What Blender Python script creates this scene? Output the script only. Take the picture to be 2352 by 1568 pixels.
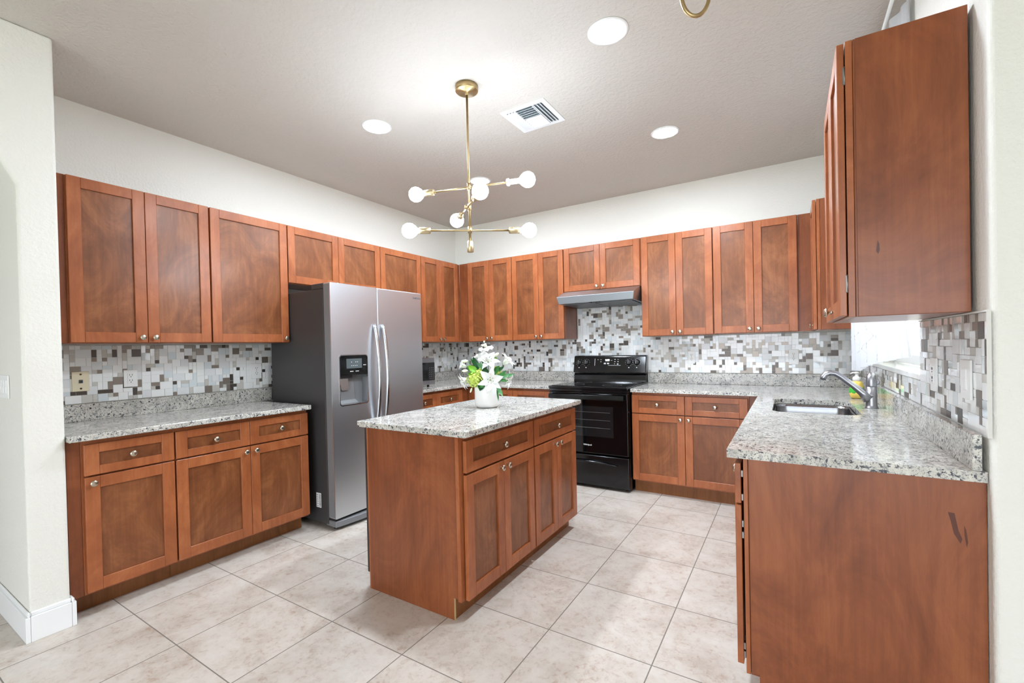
import bpy, bmesh, math, random
from mathutils import Vector, Matrix, Euler
from mathutils.geometry import tessellate_polygon
random.seed(7)
for o in list(bpy.data.objects): bpy.data.objects.remove(o)
SC = bpy.context.scene
COL = SC.collection
PI = math.pi

# ------------------------------------------------------------------ camera
def make_camera():
    f, cx, cy = 1033.33, 1170.15, 808.07          # pixels in a 2352 x 1568 frame
    yaw, pitch, roll = 0.5581, -0.0100, -0.0225
    r = Vector((math.cos(yaw), math.sin(yaw), 0)); fw = Vector((-math.sin(yaw), math.cos(yaw), 0)); u = Vector((0, 0, 1))
    fw, u = math.cos(pitch)*fw + math.sin(pitch)*u, -math.sin(pitch)*fw + math.cos(pitch)*u
    r, u = math.cos(roll)*r + math.sin(roll)*u, -math.sin(roll)*r + math.cos(roll)*u
    cam = bpy.data.cameras.new('camera'); o = bpy.data.objects.new('camera', cam); COL.objects.link(o)
    M = Matrix((r, u, -fw)).transposed().to_4x4(); M.translation = Vector((3.5904, -4.5124, 1.2888))
    o.matrix_world = M
    cam.sensor_fit = 'HORIZONTAL'; cam.sensor_width = 36; cam.lens = f/2352*36
    cam.shift_x = (1176-cx)/2352; cam.shift_y = (cy-784)/2352
    cam.clip_start = 0.02; cam.clip_end = 100
    SC.camera = o
make_camera()

# ------------------------------------------------------------------ view, world, daylight
SC.view_settings.view_transform = 'Standard'; SC.view_settings.look = 'None'
SC.view_settings.gamma = 1; SC.view_settings.use_curve_mapping = False
SC.view_settings.exposure = 1.22
SC.cycles.use_denoising = True
SC.cycles.max_bounces = 10; SC.cycles.diffuse_bounces = 6; SC.cycles.glossy_bounces = 5
SC.cycles.sample_clamp_indirect = 6.0

def srgb(r, g, b):
    def c(v):
        v /= 255.0
        return v/12.92 if v <= 0.04045 else ((v+0.055)/1.055)**2.4
    return (c(r), c(g), c(b), 1.0)

def make_world():
    w = bpy.data.worlds.new('daylight_sky'); SC.world = w; w.use_nodes = True
    nt = w.node_tree; nt.nodes.clear()
    out = nt.nodes.new('ShaderNodeOutputWorld'); bg = nt.nodes.new('ShaderNodeBackground')
    tc = nt.nodes.new('ShaderNodeTexCoord'); sep = nt.nodes.new('ShaderNodeSeparateXYZ')
    rp = nt.nodes.new('ShaderNodeValToRGB')
    e = rp.color_ramp.elements
    e[0].position = 0.40; e[0].color = (0.20, 0.30, 0.12, 1)
    e[1].position = 0.60; e[1].color = (0.80, 0.90, 1.0, 1)
    m = e.new(0.44); m.color = (0.40, 0.46, 0.33, 1)
    m = e.new(0.475); m.color = (0.95, 0.97, 1.0, 1)
    mp = nt.nodes.new('ShaderNodeMapRange'); mp.inputs['From Min'].default_value = -1; mp.inputs['From Max'].default_value = 1
    nt.links.new(tc.outputs['Generated'], sep.inputs[0]); nt.links.new(sep.outputs['Z'], mp.inputs['Value'])
    nt.links.new(mp.outputs['Result'], rp.inputs['Fac']); nt.links.new(rp.outputs['Color'], bg.inputs['Color'])
    bg.inputs['Strength'].default_value = 1.4
    nt.links.new(bg.outputs[0], out.inputs['Surface'])
make_world()

def area(name, loc, direction, sx, sy, energy, color=(1, 1, 1), spread=PI):
    l = bpy.data.lights.new(name, 'AREA'); l.shape = 'RECTANGLE'; l.size = sx; l.size_y = sy
    l.energy = energy; l.color = color; l.spread = spread
    o = bpy.data.objects.new(name, l); COL.objects.link(o); o.location = loc
    o.rotation_euler = Vector(direction).to_track_quat('-Z', 'Y').to_euler()
    return o
area('daylight_patio_door', (3.4, -7.9, 1.25), (0, 1, 0), 4.4, 2.3, 48, (0.80, 0.89, 1.0))
area('daylight_kitchen_window', (4.32, -1.38, 1.75), (-1, 0, 0), 1.2, 1.2, 4, (0.93, 0.97, 1.0))
area('daylight_hallway', (-2.7, -5.0, 1.2), (1, 0.0, -0.25), 1.2, 1.6, 1.2, (0.72, 0.82, 1.0))

# ------------------------------------------------------------------ materials
MATS = {}
def new_mat(name):
    m = bpy.data.materials.new(name); m.use_nodes = True
    nt = m.node_tree; b = nt.nodes['Principled BSDF']
    MATS[name] = m
    return m, nt, b
def N(nt, t, **kw):
    n = nt.nodes.new(t)
    for k, v in kw.items():
        if k in n.inputs: n.inputs[k].default_value = v
        else: setattr(n, k, v)
    return n
def L(nt, a, b): nt.links.new(a, b)
def ramp(nt, fac, stops):
    r = nt.nodes.new('ShaderNodeValToRGB'); e = r.color_ramp.elements
    e[0].position, e[0].color = stops[0]; e[1].position, e[1].color = stops[-1]
    for p, c in stops[1:-1]:
        k = e.new(p); k.color = c
    L(nt, fac, r.inputs['Fac']); return r
def plain(name, col, rough=0.5, metal=0.0, **kw):
    m, nt, b = new_mat(name)
    b.inputs['Base Color'].default_value = col; b.inputs['Roughness'].default_value = rough; b.inputs['Metallic'].default_value = metal
    for k, v in kw.items(): b.inputs[k].default_value = v
    return m
def objcoord(nt, scale, rnd=True):
    tc = N(nt, 'ShaderNodeTexCoord'); mp = N(nt, 'ShaderNodeMapping'); mp.inputs['Scale'].default_value = scale
    L(nt, tc.outputs['Object'], mp.inputs['Vector'])
    if rnd:
        oi = N(nt, 'ShaderNodeObjectInfo'); mu = N(nt, 'ShaderNodeMath', operation='MULTIPLY'); mu.inputs[1].default_value = 37.0
        L(nt, oi.outputs['Random'], mu.inputs[0]); L(nt, mu.outputs[0], mp.inputs['Location'])
    return mp.outputs['Vector']
def wood(name, dark, mid, light, rough=0.38, coat=0.22, cloud=3.0, knots=()):
    m, nt, b = new_mat(name)
    v1 = objcoord(nt, (cloud, cloud, cloud*0.6)); v2 = objcoord(nt, (55, 55, 2.6))
    n1 = N(nt, 'ShaderNodeTexNoise', Scale=1.0, Detail=9.0, Roughness=0.68, Distortion=1.8); L(nt, v1, n1.inputs['Vector'])
    n2 = N(nt, 'ShaderNodeTexNoise', Scale=1.0, Detail=4.0, Roughness=0.65, Distortion=0.4); L(nt, v2, n2.inputs['Vector'])
    mx = N(nt, 'ShaderNodeMix', data_type='FLOAT'); mx.inputs[0].default_value = 0.26
    L(nt, n1.outputs['Fac'], mx.inputs[2]); L(nt, n2.outputs['Fac'], mx.inputs[3])
    r = ramp(nt, mx.outputs[0], [(0.32, dark), (0.5, mid), (0.66, light)])
    L(nt, r.outputs['Color'], b.inputs['Base Color'])
    b.inputs['Roughness'].default_value = rough
    b.inputs['Specular IOR Level'].default_value = 0.22
    b.inputs['Coat Weight'].default_value = coat*2.0; b.inputs['Coat Roughness'].default_value = 0.24
    bp = N(nt, 'ShaderNodeBump', Strength=0.06, Distance=0.001); L(nt, n2.outputs['Fac'], bp.inputs['Height']); L(nt, bp.outputs[0], b.inputs['Normal'])
    return m
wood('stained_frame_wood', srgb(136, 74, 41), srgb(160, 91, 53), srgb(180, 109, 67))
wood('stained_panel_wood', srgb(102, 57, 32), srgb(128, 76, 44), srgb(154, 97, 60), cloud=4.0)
wood('stained_side_wood', srgb(108, 56, 30), srgb(134, 73, 41), srgb(156, 91, 54), cloud=2.6)
wood('stained_kick_wood', srgb(110, 66, 32), srgb(134, 84, 46), srgb(152, 100, 58), rough=0.45, coat=0.1)
plain('dark_painted_edge', srgb(52, 44, 42), 0.45)

def plaster(name, col, scale, strength):
    m, nt, b = new_mat(name)
    b.inputs['Base Color'].default_value = col; b.inputs['Roughness'].default_value = 0.65
    v = objcoord(nt, (scale, scale, scale), False)
    n = N(nt, 'ShaderNodeTexNoise', Scale=1.0, Detail=3.0, Roughness=0.55); L(nt, v, n.inputs['Vector'])
    r = ramp(nt, n.outputs['Fac'], [(0.38, (0, 0, 0, 1)), (0.62, (1, 1, 1, 1))])
    bp = N(nt, 'ShaderNodeBump', Strength=strength, Distance=0.004); L(nt, r.outputs['Color'], bp.inputs['Height']); L(nt, bp.outputs[0], b.inputs['Normal'])
    return m
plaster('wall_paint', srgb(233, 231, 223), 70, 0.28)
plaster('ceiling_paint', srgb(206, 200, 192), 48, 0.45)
plain('white_trim_paint', srgb(242, 242, 242), 0.35)

def granite():
    m, nt, b = new_mat('speckled_granite')
    v = objcoord(nt, (1, 1, 1), False)
    n1 = N(nt, 'ShaderNodeTexNoise', Scale=14.0, Detail=6.0, Roughness=0.7, Distortion=0.5); L(nt, v, n1.inputs['Vector'])
    base = ramp(nt, n1.outputs['Fac'], [(0.28, srgb(158, 156, 150)), (0.45, srgb(192, 188, 179)), (0.62, srgb(217, 213, 204)), (0.8, srgb(203, 191, 174))])
    n2 = N(nt, 'ShaderNodeTexNoise', Scale=72.0, Detail=3.0, Roughness=0.65, Distortion=0.3); L(nt, v, n2.inputs['Vector'])
    sp = ramp(nt, n2.outputs['Fac'], [(0.575, (0, 0, 0, 1)), (0.625, (1, 1, 1, 1))])
    n3 = N(nt, 'ShaderNodeTexNoise', Scale=170.0, Detail=2.0, Roughness=0.6); L(nt, v, n3.inputs['Vector'])
    sp2 = ramp(nt, n3.outputs['Fac'], [(0.56, (0, 0, 0, 1)), (0.63, (1, 1, 1, 1))])
    n4 = N(nt, 'ShaderNodeTexNoise', Scale=50.0, Detail=4.0, Roughness=0.7, Distortion=0.4); L(nt, v, n4.inputs['Vector'])
    sp3 = ramp(nt, n4.outputs['Fac'], [(0.55, (0, 0, 0, 1)), (0.62, (1, 1, 1, 1))])
    m1 = N(nt, 'ShaderNodeMix', data_type='RGBA'); L(nt, sp3.outputs['Color'], m1.inputs[0]); L(nt, base.outputs['Color'], m1.inputs[6]); m1.inputs[7].default_value = srgb(150, 150, 148)
    m2 = N(nt, 'ShaderNodeMix', data_type='RGBA'); L(nt, sp2.outputs['Color'], m2.inputs[0]); L(nt, m1.outputs[2], m2.inputs[6]); m2.inputs[7].default_value = srgb(124, 124, 124)
    m3 = N(nt, 'ShaderNodeMix', data_type='RGBA'); L(nt, sp.outputs['Color'], m3.inputs[0]); L(nt, m2.outputs[2], m3.inputs[6]); m3.inputs[7].default_value = srgb(62, 63, 72)
    L(nt, m3.outputs[2], b.inputs['Base Color'])
    b.inputs['Roughness'].default_value = 0.10
    return m
granite()

def floor_tiles():
    m, nt, b = new_mat('beige_floor_tile')
    tc = N(nt, 'ShaderNodeTexCoord'); sp = N(nt, 'ShaderNodeSeparateXYZ'); L(nt, tc.outputs['Object'], sp.inputs[0])
    s = 0.4612; gl = []; ids = []
    for ax, off in (('X', 2.6393-40*s), ('Y', -0.8584-40*s)):
        a = N(nt, 'ShaderNodeMath', operation='SUBTRACT'); a.inputs[1].default_value = off; L(nt, sp.outputs[ax], a.inputs[0])
        d = N(nt, 'ShaderNodeMath', operation='DIVIDE'); d.inputs[1].default_value = s; L(nt, a.outputs[0], d.inputs[0])
        fr = N(nt, 'ShaderNodeMath', operation='FRACT'); L(nt, d.outputs[0], fr.inputs[0])
        fl = N(nt, 'ShaderNodeMath', operation='FLOOR'); L(nt, d.outputs[0], fl.inputs[0]); ids.append(fl)
        pp = N(nt, 'ShaderNodeMath', operation='PINGPONG'); pp.inputs[1].default_value = 0.5; L(nt, fr.outputs[0], pp.inputs[0])
        gl.append(pp)
    mn = N(nt, 'ShaderNodeMath', operation='MINIMUM'); L(nt, gl[0].outputs[0], mn.inputs[0]); L(nt, gl[1].outputs[0], mn.inputs[1])
    gr = N(nt, 'ShaderNodeMath', operation='LESS_THAN'); gr.inputs[1].default_value = 0.0052; L(nt, mn.outputs[0], gr.inputs[0])
    cb = N(nt, 'ShaderNodeCombineXYZ'); L(nt, ids[0].outputs[0], cb.inputs[0]); L(nt, ids[1].outputs[0], cb.inputs[1])
    wn = N(nt, 'ShaderNodeTexWhiteNoise', noise_dimensions='3D'); L(nt, cb.outputs[0], wn.inputs['Vector'])
    vs = N(nt, 'ShaderNodeVectorMath', operation='SCALE'); vs.inputs['Scale'].default_value = 9.0; L(nt, wn.outputs['Color'], vs.inputs[0])
    va = N(nt, 'ShaderNodeVectorMath', operation='ADD'); L(nt, tc.outputs['Object'], va.inputs[0]); L(nt, vs.outputs[0], va.inputs[1])
    n1 = N(nt, 'ShaderNodeTexNoise', Scale=5.0, Detail=8.0, Roughness=0.72, Distortion=0.3); L(nt, va.outputs[0], n1.inputs['Vector'])
    n2 = N(nt, 'ShaderNodeTexNoise', Scale=34.0, Detail=6.0, Roughness=0.7, Distortion=0.5); L(nt, va.outputs[0], n2.inputs['Vector'])
    c1 = ramp(nt, n1.outputs['Fac'], [(0.32, srgb(184, 171, 158)), (0.5, srgb(204, 194, 183)), (0.68, srgb(214, 206, 197))])
    g2 = ramp(nt, n2.outputs['Fac'], [(0.51, (0, 0, 0, 1)), (0.68, (1, 1, 1, 1))])
    g1 = ramp(nt, n1.outputs['Fac'], [(0.40, (1, 1, 1, 1)), (0.60, (0.10, 0.10, 0.10, 1))])
    mm = N(nt, 'ShaderNodeMath', operation='MULTIPLY'); L(nt, g2.outputs['Color'], mm.inputs[0]); L(nt, g1.outputs['Color'], mm.inputs[1])
    m1 = N(nt, 'ShaderNodeMix', data_type='RGBA'); L(nt, mm.outputs[0], m1.inputs[0]); L(nt, c1.outputs['Color'], m1.inputs[6]); m1.inputs[7].default_value = srgb(170, 144, 126)
    m2 = N(nt, 'ShaderNodeMix', data_type='RGBA'); L(nt, gr.outputs[0], m2.inputs[0]); L(nt, m1.outputs[2], m2.inputs[6]); m2.inputs[7].default_value = srgb(128, 119, 110)
    L(nt, m2.outputs[2], b.inputs['Base Color'])
    ro = N(nt, 'ShaderNodeMapRange'); L(nt, gr.outputs[0], ro.inputs['Value']); ro.inputs['To Min'].default_value = 0.34; ro.inputs['To Max'].default_value = 0.8
    L(nt, ro.outputs['Result'], b.inputs['Roughness'])
    iv = N(nt, 'ShaderNodeMath', operation='SUBTRACT'); iv.inputs[0].default_value = 1.0; L(nt, gr.outputs[0], iv.inputs[1])
    bp = N(nt, 'ShaderNodeBump', Strength=0.5, Distance=0.002); L(nt, iv.outputs[0], bp.inputs['Height']); L(nt, bp.outputs[0], b.inputs['Normal'])
    return m
floor_tiles()

def brushed(name, col, rough, stretch, amt=0.12):
    m, nt, b = new_mat(name)
    v = objcoord(nt, stretch, False)
    n = N(nt, 'ShaderNodeTexNoise', Scale=1.0, Detail=3.0, Roughness=0.6); L(nt, v, n.inputs['Vector'])
    mr = N(nt, 'ShaderNodeMapRange'); L(nt, n.outputs['Fac'], mr.inputs['Value']); mr.inputs['To Min'].default_value = rough-amt; mr.inputs['To Max'].default_value = rough+amt
    L(nt, mr.outputs['Result'], b.inputs['Roughness'])
    b.inputs['Base Color'].default_value = col; b.inputs['Metallic'].default_value = 1.0
    return m
brushed('brushed_steel', srgb(218, 222, 227), 0.36, (2, 2, 300), 0.06)
brushed('brushed_steel_hood', srgb(172, 178, 184), 0.38, (3, 200, 260), 0.05)
plain('polished_steel', srgb(205, 205, 208), 0.20, 1.0)
plain('dull_steel', srgb(165, 165, 170), 0.34, 1.0)
plain('filter_metal', srgb(120, 122, 126), 0.45, 1.0)
plain('dark_appliance_grey', srgb(62, 60, 60), 0.45)
plain('mid_appliance_grey', srgb(120, 120, 122), 0.42)
plain('dispenser_grey', srgb(120, 120, 121), 0.35)
plain('black_enamel', srgb(14, 14, 15), 0.12)
plain('black_glass', srgb(8, 8, 9), 0.05)
plain('oven_window_glass', srgb(26, 26, 27), 0.04)
plain('black_plastic', srgb(22, 22, 23), 0.35)
plain('display_grey', srgb(84, 92, 94), 0.25)
plain('white_print', srgb(225, 225, 225), 0.5)
plain('grey_print', srgb(96, 96, 98), 0.4)
plain('dark_print', srgb(40, 40, 42), 0.5)
plain('nickel', srgb(196, 188, 172), 0.26, 1.0)
plain('hinge_steel', srgb(140, 138, 135), 0.4, 1.0)
plain('brass', srgb(184, 160, 118), 0.36, 1.0)
plain('brass_pale', srgb(196, 178, 142), 0.38, 1.0)
plain('white_plastic', srgb(240, 240, 238), 0.3)
plain('cream_plastic', srgb(226, 214, 184), 0.35)
plain('vent_white', srgb(238, 241, 243), 0.4)
plain('duct_dark', srgb(120, 132, 138), 0.6)
plain('white_ceramic', srgb(243, 242, 240), 0.22)
plain('petal_white', srgb(232, 231, 228), 0.55, **{'Subsurface Weight': 0.15})
plain('petal_cream', srgb(236, 240, 214), 0.55)
plain('hydrangea_green', srgb(196, 212, 104), 0.6)
plain('leaf_green', srgb(52, 120, 46), 0.42)
plain('leaf_dark', srgb(30, 84, 44), 0.42)
plain('leaf_lime', srgb(116, 178, 34), 0.45)
plain('leaf_sage', srgb(92, 150, 96), 0.5)
plain('stamen_brown', srgb(84, 58, 36), 0.6)
plain('soap_yellow', srgb(238, 206, 100), 0.2, **{'Coat Weight': 0.4})
plain('soap_green', srgb(66, 178, 62), 0.3)
plain('sill_stone', srgb(236, 236, 234), 0.2)
plain('embroidery_grey', srgb(206, 208, 207), 0.8)
plain('grout_white', srgb(222, 220, 214), 0.8)
plain('tile_white', srgb(240, 241, 240), 0.07, **{'Coat Weight': 0.5, 'Coat Roughness': 0.03})
plain('tile_pearl', srgb(226, 228, 229), 0.16)
plain('tile_grey', srgb(200, 197, 190), 0.30)
plain('tile_ice', srgb(216, 224, 227), 0.05, **{'Coat Weight': 0.6, 'Coat Roughness': 0.02})
plain('tile_taupe', srgb(140, 130, 121), 0.30, 0.55)
plain('tile_brown', srgb(88, 80, 75), 0.28, 0.5)
def emit(name, col, s):
    m, nt, b = new_mat(name)
    b.inputs['Base Color'].default_value = (1, 1, 1, 1); b.inputs['Emission Color'].default_value = col; b.inputs['Emission Strength'].default_value = s
    return m
emit('lamp_lens', (0.79, 0.89, 1.0, 1), 215.0)
emit('bulb_glow', (0.79, 0.89, 1.0, 1), 33.0)
emit('clock_digits', (0.9, 0.97, 1.0, 1), 2.0)
def glass():
    m, nt, b = new_mat('window_glass'); nt.nodes.remove(b)
    out = nt.nodes['Material Output']; t = N(nt, 'ShaderNodeBsdfTransparent'); g = N(nt, 'ShaderNodeBsdfGlossy', Roughness=0.02)
    mx = N(nt, 'ShaderNodeMixShader'); mx.inputs[0].default_value = 0.06
    L(nt, t.outputs[0], mx.inputs[1]); L(nt, g.outputs[0], mx.inputs[2]); L(nt, mx.outputs[0], out.inputs['Surface'])
glass()
def sheer():
    m, nt, b = new_mat('sheer_fabric'); nt.nodes.remove(b)
    out = nt.nodes['Material Output']; t = N(nt, 'ShaderNodeBsdfTransparent')
    d = N(nt, 'ShaderNodeBsdfDiffuse'); d.inputs['Color'].default_value = srgb(206, 207, 210)
    tr = N(nt, 'ShaderNodeBsdfTranslucent'); tr.inputs['Color'].default_value = srgb(240, 241, 243)
    a = N(nt, 'ShaderNodeMixShader'); a.inputs[0].default_value = 0.13; L(nt, d.outputs[0], a.inputs[1]); L(nt, tr.outputs[0], a.inputs[2])
    mx = N(nt, 'ShaderNodeMixShader'); mx.inputs[0].default_value = 0.96; L(nt, t.outputs[0], mx.inputs[1]); L(nt, a.outputs[0], mx.inputs[2])
    L(nt, mx.outputs[0], out.inputs['Surface'])
sheer()

# ------------------------------------------------------------------ mesh helpers
def bm_new(): return bmesh.new()
def join(dst, src):
    me = bpy.data.meshes.new('tmp'); src.to_mesh(me); src.free(); dst.from_mesh(me); bpy.data.meshes.remove(me)
def box(bm, x0, y0, z0, x1, y1, z1, bev=0.0, mi=0, seg=1):
    t = bmesh.new(); bmesh.ops.create_cube(t, size=1.0)
    sx, sy, sz = x1-x0, y1-y0, z1-z0
    for v in t.verts: v.co = Vector(((x0+x1)/2+v.co.x*sx, (y0+y1)/2+v.co.y*sy, (z0+z1)/2+v.co.z*sz))
    if bev > 0:
        bev = min(bev, 0.45*min(abs(sx), abs(sy), abs(sz)))
        bmesh.ops.bevel(t, geom=list(t.edges), offset=bev, segments=seg, affect='EDGES', profile=0.5)
    for f in t.faces: f.material_index = mi
    bmesh.ops.recalc_face_normals(t, faces=list(t.faces))
    join(bm, t)
def prism(bm, pts, d0, d1, axis='Z', holes=(), bev=0.0, mi=0, seg=1):
    """extrude a 2D polygon (with holes) between d0 and d1 along axis; 2D coords are the remaining axes in order"""
    def P(p, d):
        if axis == 'Z': return Vector((p[0], p[1], d))
        if axis == 'X': return Vector((d, p[0], p[1]))
        return Vector((p[0], d, p[1]))
    t = bmesh.new(); loops = [list(pts)]+[list(h) for h in holes]
    flat = [p for l in loops for p in l]
    va = [t.verts.new(P(p, d0)) for p in flat]; vb = [t.verts.new(P(p, d1)) for p in flat]
    if holes:
        tris = tessellate_polygon([[Vector((p[0], p[1], 0)) for p in l] for l in loops])
        for tr in tris:
            try: t.faces.new([va[i] for i in tr]); t.faces.new([vb[i] for i in reversed(tr)])
            except ValueError: pass
    else:
        t.faces.new(va); t.faces.new(list(reversed(vb)))
    k = 0
    for l in loops:
        n = len(l)
        for i in range(n):
            a, b_ = k+i, k+(i+1) % n
            t.faces.new([va[a], va[b_], vb[b_], vb[a]])
        k += n
    bmesh.ops.recalc_face_normals(t, faces=list(t.faces))
    if bev > 0:
        ed = [e for e in t.edges if len(e.link_faces) == 2 and e.calc_face_angle() > 0.35]
        bmesh.ops.bevel(t, geom=ed, offset=bev, segments=seg, affect='EDGES', profile=0.5)
    for f in t.faces: f.material_index = mi
    join(bm, t)
def rrect(x0, y0, x1, y1, r, n=6):
    pts = []
    for cx, cy, a0 in ((x1-r, y1-r, 0), (x0+r, y1-r, 90), (x0+r, y0+r, 180), (x1-r, y0+r, 270)):
        for i in range(n+1):
            a = math.radians(a0+90*i/n); pts.append((cx+r*math.cos(a), cy+r*math.sin(a)))
    return pts
def lathe(bm, prof, n=24, M=None, mi=0, flute=0, fl=0.0):
    t = bmesh.new(); rings = []
    for r, z in prof:
        ring = []
        for i in range(n):
            a = 2*PI*i/n; rr = max(r, 1e-5)*(1+(fl*math.cos(flute*a) if flute and r > 0.009 else 0))
            ring.append(t.verts.new((rr*math.cos(a), rr*math.sin(a), z)))
        rings.append(ring)
    for a, b_ in zip(rings, rings[1:]):
        for i in range(n): t.faces.new([a[i], a[(i+1) % n], b_[(i+1) % n], b_[i]])
    t.faces.new(list(reversed(rings[0]))); t.faces.new(rings[-1])
    bmesh.ops.recalc_face_normals(t, faces=list(t.faces))
    for f in t.faces: f.material_index = mi; f.smooth = True
    if M is not None: bmesh.ops.transform(t, matrix=M, verts=list(t.verts))
    join(bm, t)
def to_dir(p, d):
    return Matrix.Translation(Vector(p)) @ Vector(d).to_track_quat('Z', 'Y').to_matrix().to_4x4()
def tube(bm, pts, r, n=12, mi=0, flat=1.0, up=None):
    """sweep a circle (or ellipse) along points; r may be a list"""
    pts = [Vector(p) for p in pts]; rs = r if isinstance(r, (list, tuple)) else [r]*len(pts)
    t = bmesh.new(); rings = []; ref = Vector(up) if up else None
    for i, p in enumerate(pts):
        d = (pts[min(i+1, len(pts)-1)]-pts[max(i-1, 0)]).normalized()
        if ref is None: ref = Vector((0, 0, 1)) if abs(d.z) < 0.9 else Vector((1, 0, 0))
        s = d.cross(ref).normalized(); u = s.cross(d).normalized()
        if not up: ref = u
        rings.append([t.verts.new(p+rs[i]*(math.cos(2*PI*k/n)*s+flat*math.sin(2*PI*k/n)*u)) for k in range(n)])
    for a, b_ in zip(rings, rings[1:]):
        for k in range(n): t.faces.new([a[k], a[(k+1) % n], b_[(k+1) % n], b_[k]])
    t.faces.new(list(reversed(rings[0]))); t.faces.new(rings[-1])
    bmesh.ops.recalc_face_normals(t, faces=list(t.faces))
    for f in t.faces: f.material_index = mi; f.smooth = True
    join(bm, t)
def sphere(bm, c, r, mi=0, sz=1.0, seg=16):
    t = bmesh.new(); bmesh.ops.create_uvsphere(t, u_segments=seg, v_segments=seg//2+2, radius=r)
    for v in t.verts: v.co = Vector(c)+Vector((v.co.x, v.co.y, v.co.z*sz))
    for f in t.faces: f.smooth = True; f.material_index = mi
    join(bm, t)
def obj(name, bm, mat, parent=None, label=None, loc=None):
    me = bpy.data.meshes.new(name); bm.to_mesh(me); bm.free()
    for m in (mat if isinstance(mat, (list, tuple)) else [mat]): me.materials.append(MATS[m])
    o = bpy.data.objects.new(name, me); COL.objects.link(o)
    if parent is not None: o.parent = parent
    if label: o['label'] = label
    if loc: o.location = loc
    return o
def thing(name, label, cat, loc=(0, 0, 0), rot=0.0, group=None):
    o = bpy.data.objects.new(name, None); COL.objects.link(o); o.location = loc; o.rotation_euler = (0, 0, rot)
    o.empty_display_size = 0.1
    o['label'] = label; o['category'] = cat
    if group: o['group'] = group
    return o
def tag(o, label, cat, group=None):
    o['label'] = label; o['category'] = cat
    if group: o['group'] = group
    return o
def struct(name, bm, mat, parent=None, label=None):
    o = obj(name, bm, mat, parent)
    if parent is None: o['kind'] = 'structure'
    if label: o['label'] = label
    return o
def text_bm(s, size, depth=0.0006, bold=0.0):
    cu = bpy.data.curves.new('lettering', 'FONT'); cu.body = s; cu.size = size; cu.extrude = depth; cu.offset = bold
    cu.align_x = 'CENTER'; cu.align_y = 'CENTER'; cu.resolution_u = 3
    o = bpy.data.objects.new('lettering', cu); COL.objects.link(o)
    dg = bpy.context.evaluated_depsgraph_get(); me = bpy.data.meshes.new_from_object(o.evaluated_get(dg))
    bm = bmesh.new(); bm.from_mesh(me)
    bpy.data.objects.remove(o); bpy.data.curves.remove(cu); bpy.data.meshes.remove(me)
    return bm
def face_matrix(p, right, up):
    r = Vector(right).normalized(); u = Vector(up).normalized(); n = r.cross(u)
    M = Matrix((r, u, n)).transposed().to_4x4(); M.translation = Vector(p); return M

# ------------------------------------------------------------------ the room shell
H = 2.8047; W = 4.057
b = bm_new(); box(b, -3, -8.2, -0.1, 7.2, 0.2, 0.0); struct('floor', b, 'beige_floor_tile')
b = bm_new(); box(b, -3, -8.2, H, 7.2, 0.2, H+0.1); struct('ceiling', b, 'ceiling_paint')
b = bm_new(); box(b, -0.15, 0.0, 0, 4.3, 0.15, H); struct('wall_back', b, 'wall_paint')
b = bm_new(); box(b, -0.15, -3.817, 0, 0.0, 0.0, H); struct('wall_left', b, 'wall_paint')
# thick wall with the clipped arch opening that continues towards the viewer
b = bm_new()
prism(b, [(-3.818, 0), (-3.818, H), (-8.0, H), (-8.0, 0), (-7.0, 0), (-7.0, 2.10), (-6.8, 2.5), (-4.17, 2.5), (-3.955, 2.075), (-3.955, 0)], -0.35, 0.637, 'X', bev=0.012, seg=3)
struct('wall_arch', b, 'wall_paint')
# right wall with the window hole
WY0, WY1, WZ0, WZ1 = -2.0, -0.75, 1.125, 2.42
b = bm_new()
prism(b, [(-2.634, 0), (0.0, 0), (0.0, H), (-2.634, H)], W, W+0.16, 'X', holes=[[(WY0, WZ0), (WY1, WZ0), (WY1, WZ1), (WY0, WZ1)]])
struct('wall_right', b, 'wall_paint')
b = bm_new(); prism(b, [(W, -2.635)]+[(W+0.016*(1-math.cos(a*PI/12)), -2.759-0.016*math.sin(a*PI/12)) for a in range(7)]+[(7.2, -2.775), (7.2, -2.635)], 0, H, 'Z', bev=0.0)
box(b, 7.05, -8.0, 0, 7.2, -2.776, H)
struct('wall_side', b, 'wall_paint')
b = bm_new(); prism(b, [(-8.0, 0), (-8.0, H), (-8.15, H), (-8.15, 0)], -3, 1.2, 'X'); 
box(b, 1.2, -8.15, 2.42, 5.6, -8.0, H); box(b, 5.6, -8.15, 0, 7.2, -8.0, H)
struct('wall_front', b, 'wall_paint')
b = bm_new(); box(b, -3.0, -3.955, 0, -0.36, -3.84, H); box(b, -3.1, -8.2, 0, -3.0, -3.84, H); struct('wall_hall', b, 'wall_paint')
d = struct('door_1', (lambda bb: (box(bb, 1.2, -8.1, 0.0, 1.27, -8.04, 2.42), box(bb, 5.53, -8.1, 0.0, 5.6, -8.04, 2.42), box(bb, 3.34, -8.1, 0.0, 3.46, -8.04, 2.42), box(bb, 1.2, -8.1, 2.36, 5.6, -8.04, 2.42), bb)[-1])(bm_new()), 'white_trim_paint')
b = bm_new(); box(b, 1.27, -8.075, 0.01, 5.53, -8.07, 2.36); struct('door_pane', b, 'window_glass', d)
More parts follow.
